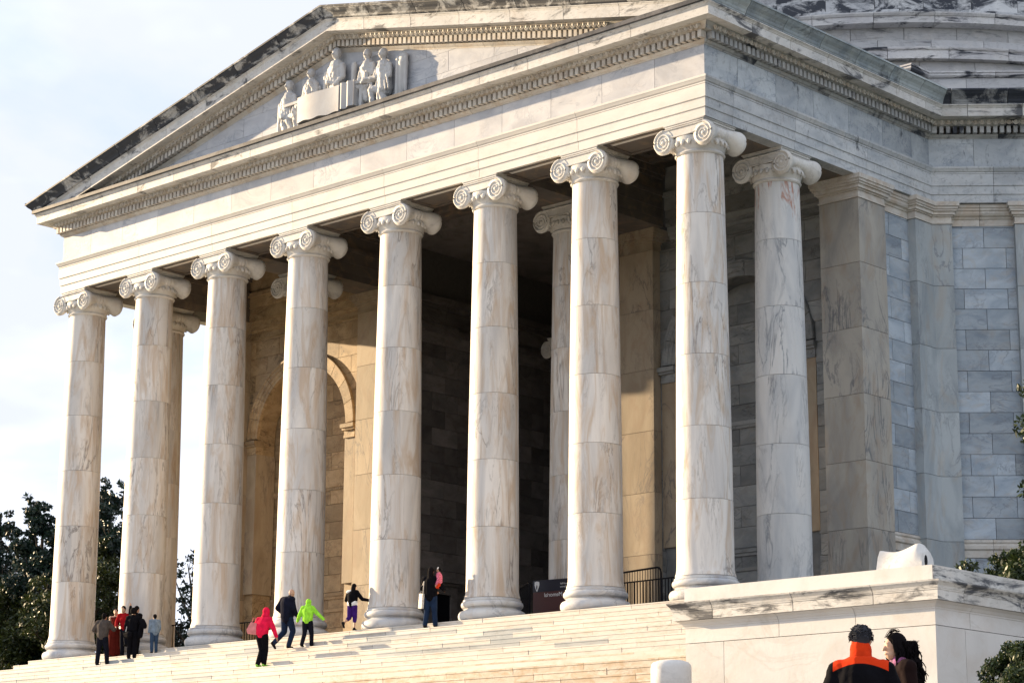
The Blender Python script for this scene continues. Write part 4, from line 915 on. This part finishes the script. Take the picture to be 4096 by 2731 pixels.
def person(label,loc,yaw,h,pose={},top=None,bottom=None,shoes='shoe',hair=None,skinm=skin,hood=False,skirt=False,longtop=.0,slv=1.,pants=1.,hairlong=0,face=0,extra=None,group=None,bald=False,vox=.012,head_turn=0,bulk=1.,wrinkle=False):
    J={k:Vector(v) for k,v in STAND.items()}; J.update({k:Vector(v) for k,v in pose.items()})
    sc_=h/1.75
    e=empty('person',loc,yaw,label,'person',group,scale=sc_)
    mb=MB(); c=lambda a,b,r0,r1: caps(mb,J[a] if isinstance(a,str) else a,J[b] if isinstance(b,str) else b,r0,r1)
    # body
    c('pel','wst',.13,.12); c('wst','chs',.12,.13); c('sL','sR',.07,.07); c('chs','nck',.12,.06); 
    hdv=J['hd']; c('nck',hdv-Vector((0,.01,.06)),.055,.05)
    Rh=Matrix.Rotation(head_turn,3,'Z')
    hb=MB(); hb.ell((0,0,.02),(.074,.092,.105),16,12); hb.ell((0,.035,-.055),(.055,.055,.055),12,8)
    caps(hb,(0,.088,.02),(0,.108,-.018),.010,.015,8); hb.ell((0,.094,-.052),(.024,.010,.008),8,5)
    for s in (-1,1):
        hb.ell((s*.076,-.005,.0),(.012,.022,.032),8,6); hb.ell((s*.030,.082,.022),(.013,.008,.009),8,5); caps(hb,(s*.018,.090,.040),(s*.045,.080,.042),.007,.005,6)
    mb.add([Rh@Vector(p)+hdv for p in hb.v],hb.f)
    for s in 'LR':
        c('s'+s,'e'+s,.052,.042); c('e'+s,'w'+s,.040,.028); c('h'+s,'k'+s,.085,.058); c('k'+s,'a'+s,.055,.038)
        # hand with five fingers
        d=(J['w'+s]-J['e'+s]).normalized(); sx=-1 if s=='L' else 1
        side=d.cross(Vector((sx,0,0))); side=(side.normalized() if side.length>.1 else Vector((0,0,1))); nrm=d.cross(side).normalized()
        pw=J['w'+s]+d*.05; caps(mb,J['w'+s],pw,.027,.030); 
        for q in (-1,1): caps(mb,J['w'+s]+side*.016*q+d*.01,pw+side*.022*q+d*.02,.018,.015)
        for q,ln in ((-1.5,.052),(-.5,.066),(.5,.070),(1.5,.062)):
            a=pw+side*.0155*q+d*.03; b=a+d*ln*.55+nrm*.006*sx; caps(mb,a,b,.0095,.009,8); caps(mb,b,b+d*ln*.4+nrm*.018*sx,.009,.0075,8)
        a=J['w'+s]+side*.028+d*.02; b=a+d*.035+side*.022; caps(mb,a,b,.012,.010,8); caps(mb,b,b+d*.026+side*.004,.010,.008,8)
        f=J['a'+s]; kd=(J['k'+s]-f).normalized(); fd=Vector((0,1,0)) if kd.z>.75 else Vector((0,kd.z,-kd.y)).normalized()
        J['f'+s]=fd; caps(mb,f+Vector((0,-.03,-.04)) if kd.z>.75 else f-kd*.04,f+fd*.13-(Vector((0,0,.055)) if kd.z>.75 else kd*.04),.038,.028)
    o=obj('body',mb.mesh('body',skinm,True),e); voxel(o,vox,2)
    # clothes
    def cl(name,mat,segs,size=.016,sm=3,par=e):
        m=MB()
        for s in segs:
            if s[0]=='ell': m.ell(s[1],s[2],12,8)
            else: caps(m,J[s[0]] if isinstance(s[0],str) else s[0],J[s[1]] if isinstance(s[1],str) else s[1],s[2],s[3])
        oo=obj(name,m.mesh(name,mat,True),par); voxel(oo,size,sm)
        if size<=.010 or wrinkle: folds(oo,.016,.07)
        return oo
    if top:
        b=bulk*1.10
        seg=[('wst','chs',.155*b,.160*b),('sL','sR',.088*b,.088*b),('chs','nck',.145*b,.078)]
        hem=J['pel']+Vector((0,0,.04-longtop)); seg+=[(hem,'wst',.155*b,.155*b)]
        sd=(J['sR']-J['sL']).normalized()
        seg+=[(hem+sd*.05,J['wst']+sd*.05,.13*b,.13*b),(hem-sd*.05,J['wst']-sd*.05,.13*b,.13*b),(J['wst']+sd*.06,J['chs']+sd*.07,.13*b,.13*b),(J['wst']-sd*.06,J['chs']-sd*.07,.13*b,.13*b)]
        for s in 'LR':
            seg.append(('s'+s,'e'+s,.076*b,.066*b))
            w_=J['e'+s].lerp(J['w'+s],slv); 
            if slv>.3: seg.append(('e'+s,w_,.064*b,.050*b))
        cl('jacket' if not hood else 'hoodie',C[top],seg)
    if bottom:
        seg=[('pel',J['pel']+Vector((0,0,.1)),.145,.14),(J['hL'],J['hR'],.115,.115)]
        if skirt:
            for s in 'LR': seg+=[('h'+s,J['a'+s]+Vector((0,0,.05)),.14,.17)]
            seg+=[('pel',(J['aL']+J['aR'])/2+Vector((0,0,.05)),.15,.19)]
        else:
            for s in 'LR':
                seg.append(('h'+s,'k'+s,.120,.088)); seg.append(('k'+s,J['k'+s].lerp(J['a'+s],pants),.086,.074))
        cl('dress' if skirt else 'trousers',C[bottom],seg)
    if shoes:
        for s in 'LR':
            f=J['a'+s]; kd=(J['k'+s]-f).normalized(); up_=kd if kd.z<=.75 else Vector((0,0,1)); fd=J['f'+s]
            m=MB(); caps(m,f-up_*.045-fd*.035,f-up_*.055+fd*.15,.047,.036); caps(m,f,f-up_*.03+fd*.05,.052,.042); oo=obj('shoe',m.mesh('shoe',C[shoes],True),e); voxel(oo,.012,2)
    hp=lambda v: Rh@Vector(v)+hdv
    if hood:
        m=MB(); h2=MB(); h2.ell((0,-.015,.03),(.105,.118,.135),16,10); h2.ell((0,-.06,-.10),(.12,.09,.09),12,8); caps(h2,(0,-.02,-.02),(0,-.0,-.14),.10,.11)
        m.add([hp(p) for p in h2.v],h2.f); oo=obj('hood',m.mesh('hood',C[top],True),e); voxel(oo,.014,3)
    elif hair:
        m=MB(); h2=MB(); h2.ell((0,-.018,.045),(.088,.100,.10),16,10); caps(h2,(0,-.05,.02),(0,-.055,-.03),.082,.06)
        if hairlong:
            caps(h2,(0,-.06,.0),(.02,-.11,-hairlong*.6),.085,.085); caps(h2,(.02,-.11,-hairlong*.5),(.05,-.12,-hairlong),.08,.035)
        m.add([hp(p) for p in h2.v],h2.f); oo=obj('hair',m.mesh('hair',C[hair],True),e); voxel(oo,.013,1)
    if extra: extra(e,J,cl,hp)
    return e
def stepz(i): return ZW-RI*i
def stepy(i): return YE-TR*i+.16
GR='visitors on the left end of the steps'
def ex_collar(e,J,cl,hp):
    cl('collar',C['hair_black'],[(J['nck']+Vector((0,0,-.02)),J['nck']+Vector((0,0,.03)),.075,.07)])
person('man in grey jacket and dark trousers seen from behind, leftmost on the steps',(-23.28,stepy(3),stepz(3)),math.radians(28),1.70,
 dict(eR=(.34,.14,1.20),wR=(.20,.36,1.27),eL=(-.33,.0,1.18),wL=(-.24,.22,1.10),aL=(-.13,-.05,.09),kL=(-.12,.0,.5),aR=(.16,.10,.09),kR=(.13,.08,.5),hd=(.02,.06,1.61)),'grey_jacket','dark_trousers',hair='hair_black',group=GR,bulk=1.08)
def ex_shawl(e,J,cl,hp): cl('bodice',C['dress_red'],[('wst','chs',.145,.15),(J['chs']+Vector((-.07,.04,0)),J['sL']+Vector((.03,0,.02)),.09,.06),(J['chs']+Vector((.07,.04,0)),J['sR']+Vector((-.03,0,.02)),.09,.06)])
person('smiling woman in long dark red dress facing the camera between two men',(-23.62,stepy(1)+.05,stepz(1)),math.radians(-140),1.60,
 dict(eL=(-.22,.10,1.16),wL=(-.05,.20,1.05),hd=(0,.03,1.62)),None,'dress_red',hair='hair_black',skinm=skin2,skirt=True,extra=ex_shawl,group=GR)
person('man in bright red shirt with one knee raised beside the woman in dark red dress',(-23.10,stepy(1)+.08,stepz(1)),math.radians(-150),1.66,
 dict(hd=(.10,.05,1.60),nck=(.07,0,1.45),chs=(.05,0,1.30),sL=(-.13,0,1.38),sR=(.23,.02,1.40),kL=(-.14,.36,.80),aL=(-.16,.28,.40),eL=(-.30,.08,1.15),wL=(-.18,.26,.98),eR=(.34,.0,1.18),wR=(.28,.18,1.02)),'shirt_red','dark_trousers',hair='hair_black',skinm=skin2,group=GR)
person('dark-clad person with one arm raised high, mostly hidden behind the woman in black',(-22.6,stepy(1)+.1,stepz(1)),math.radians(10),1.60,
 dict(eL=(-.34,.05,1.52),wL=(-.36,.08,1.76)),'black','black',hair='hair_black',group=GR)
def ex_bag(e,J,cl,hp):
    pass
person('woman in black seen from behind with a dark coat over her right arm',(-22.16,stepy(2),stepz(2)),math.radians(32),1.63,
 dict(eR=(.36,.06,1.20),wR=(.22,.26,1.15),aL=(-.09,-.05,.09),aR=(.09,.02,.09)),'black','black',hair='hair_black',pants=1,group=GR,
 extra=lambda e,J,cl,hp: cl('hair_curls',C['hair_black'],[('ell',hp((0,-.03,.03)),(.125,.115,.125))]))
mb=MB(); caps(mb,(0,0,0),(.10,.02,-.16),.10,.09); caps(mb,(.02,0,.0),(-.12,.02,-.45),.07,.10); voxel(tag(obj('folded_coat',mb.mesh('folded_coat',C['black']),None,(-21.84,stepy(2)+.12,stepz(2)+1.20)),'dark coat draped over the arm of the woman in black','coat'),.016,3)
mb=MB(); caps(mb,(-.11,0,0),(.11,0,0),.09,.09); caps(mb,(-.1,0,-.06),(.1,0,-.06),.08,.08); hb_=tag(obj('shoulder_bag',mb.mesh('shoulder_bag',C['black']),None,(-22.14,stepy(2)-.22,stepz(2)+.78)),'black shoulder bag hanging behind the hips of the woman in black','bag'); voxel(hb_,.014,2)
mb=MB(); mb.tube([(-.10,0,.06),(-.17,.12,.40),(-.12,.2,.62)],.012,6); obj('strap',mb.mesh('strap',C['cream']),hb_)
person('boy in pale blue denim jacket and blue jeans standing alone, looking left',(-21.48,stepy(1),stepz(1)),math.radians(75),1.27,
 dict(hd=(0,.04,1.60),eL=(-.22,-.02,1.14),wL=(-.20,.12,.95),eR=(.23,-.02,1.14),wR=(.21,.10,.93)),'denim_jacket','blue_denim',hair='hair_black',skinm=skin2,group=GR,bulk=1.12,longtop=.05)
WK='walkers climbing the steps'
def ex_pinkbag(e,J,cl,hp): cl('handle',C['bag_pink'],[(J['sL']+Vector((0,-.05,.05)),(-.30,-.10,1.10),.018,.018)])
person('person in bright pink hoodie and black leggings with green shoes climbing the steps',(-13.74,stepy(7),stepz(7)),math.radians(14),1.74,
 dict(hd=(.06,.10,1.60),nck=(.04,.05,1.44),chs=(.03,.03,1.30),sL=(-.16,.02,1.38),sR=(.22,.03,1.38),eR=(.34,.06,1.14),wR=(.40,.14,.90),eL=(-.26,-.02,1.14),wL=(-.16,.20,1.06),kL=(-.07,.10,.50),aL=(-.06,-.10,.10),kR=(.05,.12,.50),aR=(.05,.06,.12)),'pink','black',shoes='shoe_green',hood=True,group=WK,bulk=1.05)
mb=MB(); mb.loft([[(-.13*s,-.05,-.16),(.13*s,-.05,-.16),(.13*s,.05,-.16),(-.13*s,.05,-.16)] if k==0 else ([(-.17,-.07,-.05),(.17,-.07,-.05),(.17,.07,-.05),(-.17,.07,-.05)] if k==1 else [(-.09,-.03,.18),(.09,-.03,.18),(.09,.03,.18),(-.09,.03,.18)]) for k,s in ((0,1),(1,1),(2,1))]); pb_=tag(obj('pink_handbag',mb.mesh('pink_handbag',C['bag_pink']),None,(-13.98,stepy(7)-.16,stepz(7)+1.12),(0,.15,.7)),'pink woven handbag on the left shoulder of the person in the pink hoodie','bag')
h_=MB(); h_.tube([(-.06,0,.17),(-.04,0,.32),(.04,0,.32),(.06,0,.17)],.012,6); obj('handle',h_.mesh('handle',C['bag_pink']),pb_)
person('bald man in navy jacket and jeans striding up the steps',(-14.22,stepy(3)-.05,stepz(3)),math.radians(2),1.80,
 dict(hd=(.04,.12,1.60),nck=(.03,.06,1.46),kL=(-.14,.04,.50),aL=(-.20,-.30,.16),kR=(.10,.16,.52),aR=(.08,.02,.10),eL=(-.30,-.10,1.18),wL=(-.22,.10,1.02),eR=(.27,.0,1.15),wR=(.20,.18,.98)),'navy','jeans',skinm=skin2,longtop=.08,bulk=1.12,group=WK,extra=ex_collar)
person('child in lime green hoodie and dark trousers climbing with arms spread',(-13.36,stepy(3),stepz(3)),math.radians(28),1.42,
 dict(hd=(.0,.08,1.60),eL=(-.30,-.02,1.16),wL=(-.40,.05,.96),eR=(.38,.0,1.20),wR=(.60,.04,1.00),kR=(.13,.10,.50),aR=(.14,.10,.10),kL=(-.10,.0,.50),aL=(-.14,-.16,.10)),'lime','dark_trousers',hood=True,group=WK,bulk=1.08)
def ex_girl(e,J,cl,hp):
    cl('shoulder_panel',C['white'],[(J['sL']+Vector((0,-.04,.02)),J['nck']+Vector((-.03,-.05,-.02)),.075,.06)])
    cl('waistband',C['white'],[(J['pel']+Vector((-.06,0,.06)),J['pel']+Vector((.06,0,.06)),.158,.158)],.012)
person('girl in black jacket and purple cropped trousers touching the fifth column from the left',(-12.55,-.88,ZW),math.radians(12),1.42,
 dict(hd=(.03,.06,1.60),eR=(.36,.10,1.16),wR=(.56,.26,1.12),eL=(-.28,.0,1.14),wL=(-.20,.16,1.10),kL=(-.12,.0,.50),aL=(-.16,-.30,.28),kR=(.08,.06,.50),aR=(.10,.0,.10)),'black','purple',shoes='shoe',hair='hair_black',hairlong=.32,pants=.35,skinm=skin2,group=WK,extra=ex_girl)
person('woman in dark top and jeans with long black hair carrying a small child',(-9.0,stepy(1)+.05,stepz(1)),math.radians(25),1.72,
 dict(eR=(.34,.10,1.16),wR=(.30,.34,1.14),eL=(-.25,-.02,1.14),wL=(.02,.30,1.08),aL=(-.14,-.05,.10),aR=(.14,.05,.10),kL=(-.11,.02,.5),kR=(.11,.04,.5)),'black','jeans',hair='hair_black',hairlong=.38,bulk=1.1,longtop=.06)
def ex_child(e,J,cl,hp):
    cl('headband',C['white'],[(hp((-.09,.02,.05)),hp((-.06,.0,.12)),.03,.03)],.012)
fm=simple('floral_pink',(.55,.12,.20),.8,.8,30); C['floral']=fm
person('small child in pink patterned top and orange trousers carried by the dark-haired woman',(-8.80,stepy(1)+.18,stepz(1)+.70),math.radians(120),1.02,
 dict(kL=(-.13,.22,.72),kR=(.13,.22,.72),aL=(-.13,.26,.36),aR=(.13,.26,.36)),'floral','orange_trousers',shoes='sock',hair='hair_black',group=None,extra=ex_child,vox=.014)
pm=simple('patterned_white',(.60,.55,.48),.7,.6,45)
mb=MB(); mb.box(-.10,.10,-.035,.035,-.42,.0); bgo=tag(obj('patterned_tote',mb.mesh('patterned_tote',pm),None,(-9.18,stepy(1)-.12,stepz(1)+.98),(0,.12,-.3)),'white patterned bag hanging at the left side of the woman carrying the child','bag')
mb=MB(); mb.tube([(-.07,0,0),(-.02,0,.22),(.05,.02,.35)],.012,6); mb.tube([(.07,0,0),(.05,.02,.35)],.012,6); obj('handle',mb.mesh('handle',pm),bgo)
# ---- the couple in the foreground
ZS=ZT
def strands(name,mat,pts_r,parent):
    m=MB()
    for p,r in pts_r: m.tube(p,r,6)
    return obj(name,m.mesh(name,mat,True),parent)
def yoke_mat():
    m=cloth_m('fleece_orange_black',(.004,.004,.006)); t=m.node_tree; b=t.nodes['Principled BSDF']; src=b.inputs['Base Color'].links[0].from_socket
    tcn=t.nodes.new('ShaderNodeTexCoord'); sp=t.nodes.new('ShaderNodeSeparateXYZ'); t.links.new(tcn.outputs['Object'],sp.inputs[0])
    q=t.nodes.new('ShaderNodeMath'); q.operation='MULTIPLY'; t.links.new(sp.outputs[0],q.inputs[0]); t.links.new(sp.outputs[0],q.inputs[1])
    k=t.nodes.new('ShaderNodeMath'); k.operation='MULTIPLY_ADD'; t.links.new(q.outputs[0],k.inputs[0]); k.inputs[1].default_value=1.15; t.links.new(sp.outputs[2],k.inputs[2])
    g=t.nodes.new('ShaderNodeMapRange'); t.links.new(k.outputs[0],g.inputs[0]); g.inputs[1].default_value=1.404; g.inputs[2].default_value=1.410
    ax=t.nodes.new('ShaderNodeMath'); ax.operation='ABSOLUTE'; t.links.new(sp.outputs[0],ax.inputs[0]); lt=t.nodes.new('ShaderNodeMath'); lt.operation='LESS_THAN'; t.links.new(ax.outputs[0],lt.inputs[0]); lt.inputs[1].default_value=.232
    mm=t.nodes.new('ShaderNodeMath'); mm.operation='MULTIPLY'; t.links.new(g.outputs[0],mm.inputs[0]); t.links.new(lt.outputs[0],mm.inputs[1])
    x=t.nodes.new('ShaderNodeMix'); x.data_type='RGBA'; t.links.new(mm.outputs[0],x.inputs[0]); t.links.new(src,x.inputs[6]); x.inputs[7].default_value=(.60,.04,.008,1); t.links.new(x.outputs[2],b.inputs['Base Color']); return m
C['fleece']=yoke_mat()
def ex_man(e,J,cl,hp):
    cl('collar',C['orange'],[(J['nck']+Vector((0,-.01,-.02)),J['nck']+Vector((0,.015,.085)),.098,.090)],.009,2)
    cl('sleeve_piping',C['orange'],[(J['sL']+Vector((-.05,-.06,-.20)),J['eL']+Vector((.03,-.075,.02)),.022,.022)],.008,1)
    cl('side_panel',C['orange'],[(J['chs']+Vector((-.19,-.06,-.10)),J['wst']+Vector((-.165,-.06,-.05)),.045,.045)],.010,1)
    rr=random.Random(3); L_=[]
    for i in range(700):
        a=rr.uniform(-PI,PI); t=rr.uniform(-.35,1.0); zz=.045+.095*t; ra=math.sqrt(max(0,1-t*t))*.092
        if math.sin(a)>.55 and t<.5: continue
        p=Vector((ra*math.cos(a),ra*1.1*math.sin(a)-.018,zz)); n=p.normalized(); q=p+n*.003+Vector((rr.uniform(-.018,.018),rr.uniform(-.018,.018),rr.uniform(-.03,.006)))
        L_.append(([hp(p*.95),hp((p+q)/2+n*.004),hp(q)],[.005,.004,.0015]))
    strands('hair_strands',C['hair_grey'],L_,e)
person('grey-haired man in orange and black fleece jacket seen from behind in front of the pedestal',(25.21,-30.0,ZS),math.radians(30),1.76,
 dict(sL=(-.19,0,1.35),sR=(.19,0,1.35),eL=(-.31,.0,1.10),wL=(-.22,.22,1.0),eR=(.31,.0,1.10),wR=(.22,.22,1.0),hd=(-.0,.04,1.605)),'fleece','dark_trousers',hair='hair_grey',vox=.009,bulk=1.12,wrinkle=True,extra=ex_man,head_turn=.15)
def ex_woman(e,J,cl,hp):
    cl('scarf',simple('scarf_violet',(.22,.06,.16),.8,.8,25),[(J['nck']+Vector((-.05,.03,-.01)),J['nck']+Vector((.05,.03,-.01)),.075,.075),(J['nck']+Vector((0,-.02,.0)),J['nck']+Vector((0,.03,.02)),.08,.08)],.010,1)
    rr=random.Random(9); L_=[]
    for i in range(380):
        a=rr.uniform(-1,1); x0=rr.uniform(-.095,.095); y0=-.11+rr.uniform(-.05,.05); ph=rr.uniform(0,6.3); ln=rr.uniform(.30,.46)
        pts=[hp((x0*(1+.4*t)+.014*math.sin(ph+t*11),y0-.09*t+.014*math.cos(ph+t*9),.06-t*ln)) for t in [j/9 for j in range(10)]]
        L_.append((pts,[.008*(1-.5*j/9) for j in range(10)]))
    for i in range(90):
        ph=rr.uniform(-.45,.45); z0=rr.uniform(-.05,.03); ln=rr.uniform(.08,.17); x0=rr.uniform(-.05,.05)
        pts=[hp((x0+.02*math.sin(t*5+ph*3),-.07-ln*t,z0+.02+.06*ph*t+.02*math.sin(t*6+ph*4))) for t in [j/6 for j in range(7)]]; L_.append((pts,[.006,.006,.005,.0045,.0035,.0025,.001]))
    for i in range(14):
        ph=rr.uniform(-1,1); hgt=rr.uniform(.015,.045); L_.append(([hp((ph*.05,.075-.12*t,.095+.05*math.sin(t*1.5)+hgt*math.sin(t*PI))) for t in [j/7 for j in range(8)]],[.0022]*7+[.001]))
    for i in range(90):
        s_=rr.choice((-1,1)); a0=rr.uniform(-.04,.05); ph=rr.uniform(0,6); pts=[hp((s_*(.078+.012*t+.008*math.sin(ph+t*8)),a0-.03*t+.01*math.sin(ph+t*7),.07-.26*t)) for t in [j/7 for j in range(8)]]; L_.append((pts,[.009,.010,.010,.010,.009,.008,.006,.003]))
    strands('wavy_hair',C['hair_black'],L_,e)
person('dark-haired woman in profile with wind-blown wavy hair and patterned scarf beside the man in orange',(24.78,-28.75,ZT+.07),math.radians(146),1.75,
 dict(hd=(0,.05,1.60),eL=(-.24,.0,1.13),wL=(-.18,.2,1.0)),'brown_coat','dark_trousers',hair='hair_black',skinm=skin2,hairlong=.40,vox=.008,bulk=.9,wrinkle=True,extra=ex_woman)
# ================================================================ TREES
def leaves(name,mat,clumps,nleaf,size,parent,seed,spread=None,flat=.7):
    r=np.random.default_rng(seed); cs=np.array([c[:3] for c in clumps]); rr=np.array([c[3] for c in clumps])
    wgt=rr**2; idx=r.choice(len(cs),nleaf,p=wgt/wgt.sum())
    d=r.normal(size=(nleaf,3)); d/=np.linalg.norm(d,axis=1)[:,None]; rad_=rr[idx]*(r.random(nleaf)**.45)
    P=cs[idx]+d*rad_[:,None]*np.array([1,1,flat])
    a=r.normal(size=(nleaf,3)); a/=np.linalg.norm(a,axis=1)[:,None]; b=np.cross(a,r.normal(size=(nleaf,3))); b/=np.linalg.norm(b,axis=1)[:,None]
    s=size*(.6+.8*r.random(nleaf))[:,None]
    V=np.stack([P-a*s,P+b*s*.45,P+a*s,P-b*s*.45],1).reshape(-1,3)
    me=bpy.data.meshes.new(name); me.vertices.add(len(V)); me.vertices.foreach_set('co',V.ravel()); me.loops.add(nleaf*4); me.loops.foreach_set('vertex_index',np.arange(nleaf*4)); me.polygons.add(nleaf); me.polygons.foreach_set('loop_start',np.arange(0,nleaf*4,4)); me.polygons.foreach_set('loop_total',np.full(nleaf,4)); me.update(); me.materials.append(mat)
    o=obj(name,me,parent); o['kind']='stuff'; return o
def tree(label,base,h,cr,mat,seed,nleaf=26000,leaf=.16,low=.15,nl=26,clr=.9,cat='tree',name='leafy_tree',group=None,lean=(0,0)):
    r=random.Random(seed); e=empty(name,base,0,label,cat,group)
    mb=MB(); tp=[(0,0,-.5),(lean[0]*.1,lean[1]*.1,h*.3),(lean[0]*.4,lean[1]*.4,h*.6),(lean[0],lean[1],h*.93)]; mb.tube(tp,[h*.028,h*.022,h*.013,h*.003],8); obj('trunk',mb.mesh('trunk',M['bark'],True),e)
    cl=[]; lb_=MB()
    for i in range(nl):
        t=low+(.97-low)*((i+r.random())/nl); a=i*2.4+r.uniform(-.5,.5); prof=math.sin(PI*min(1,(t-low)/(1-low)*.80+.17))**.8; rr=cr*prof*r.uniform(.65,1.12)
        z0=h*(t*.8); p0=Vector((lean[0]*t*t,lean[1]*t*t,z0)); p2=Vector((lean[0]*t*t+rr*math.cos(a),lean[1]*t*t+rr*math.sin(a),h*t+rr*.12)); p1=(p0+p2)/2+Vector((0,0,-.06*rr))
        lb_.tube([p0,p1,p2],[.10,.06,.02],5)
        for k in range(9):
            q=p0.lerp(p2,r.uniform(.3,1.08)); s=clr*r.uniform(.35,1.0)*(.55+.45*prof); cl.append((q.x+r.uniform(-.7,.7),q.y+r.uniform(-.7,.7),q.z+r.uniform(-.5,.6),s))
            if r.random()<.3:
                q2=q+Vector((r.uniform(-.5,.5),r.uniform(-.5,.5),r.uniform(.5,1.3))); cl.append((q2.x,q2.y,q2.z,.28)); lb_.tube([q,q2],[.02,.008],4)
    for k in range(8): cl.append((lean[0]+r.uniform(-.5,.5),lean[1]+r.uniform(-.5,.5),h*r.uniform(.9,1.0),clr*.4))
    obj('limbs',lb_.mesh('limbs',M['bark']),e)
    leaves('crown',mat,cl,nleaf,leaf,e,seed); return e
TG='trees beyond the left end of the building'
tree('tall dark evergreen tree between the two leftmost columns',(-53.3,20.5,-6),17.6,4.6,M['leafA'],1,52000,.12,group=TG)
tree('dark evergreen tree just left of the leftmost column',(-56.8,19.0,-6),16.4,4.2,M['leafA'],2,52000,.12,group=TG)
tree('dark ragged tree at the left edge of the picture',(-61.6,19.5,-6),16.2,4.6,M['leafA'],3,52000,.12,group=TG)
tree('olive green broadleaf tree low in front of the evergreens, between the two leftmost columns',(-49.6,17.0,-6),13.6,4.0,M['leafB'],4,44000,.105,group=TG)
tree('olive green broadleaf tree low against the left edge of the leftmost column',(-54.8,16.0,-6),12.0,3.6,M['leafB'],5,44000,.105,group=TG)
tree('low dark tree filling the bottom left corner',(-59.6,16.0,-6),9.8,4.0,M['leafA'],6,38000,.12,group=TG)
tree('thin small tree seen between the second and third columns from the left',(-46.3,20.5,-6),12.9,2.6,M['leafA'],7,11000,.11,clr=.65,group=TG)
# right-hand side
tree('dark broadleaf tree reaching in at the right edge beside the wing wall',(16.0,-8.0,-4.3),6.7,2.05,M['leafC'],11,26000,.062,low=.45,nl=18,clr=.50)
def bush(name,label,base,r,mat,seed,n,leaf,clip=True,cat='shrub'):
    e=empty(name,base,0,label,cat); rr=random.Random(seed)
    mb=MB(); mb.tube([(0,0,-r*1.3),(0,0,0)],[.06,.04],6); obj('stem',mb.mesh('stem',M['bark']),e)
    cl=[]
    for i in range(150 if clip else 60):
        d=Vector((rr.gauss(0,1),rr.gauss(0,1),rr.gauss(0,1))).normalized(); q=d*r*(rr.uniform(.70,.93) if clip else rr.uniform(.3,1.05)); cl.append((q.x,q.y,q.z*(1 if clip else .6),r*(.19 if clip else .22)))
    leaves('leaves',mat,cl,n,leaf,e,seed,flat=1)
    if not clip: return e
    mb=MB(); mb.ell((0,0,0),(r*.6,r*.6,r*.6),16,10); obj('inner_foliage',mb.mesh('inner_foliage',M['leafA']),e); return e
bush('round_bush','dense round clipped bush in the bottom right corner beside the pedestal',(20.95,-20.0,-4.85),.64,M['leafC'],21,30000,.030)
bush('loose_shrub','loose glossy shrub behind the pedestal parapet at the right edge',(14.55,-9.0,-1.85),1.05,M['leafC'],22,11000,.055,False)
bush('loose_shrub','low dark twiggy shrub just behind the pedestal top, left of the loose glossy shrub',(13.2,-6.8,-1.95),.55,M['leafC'],23,900,.06,False)
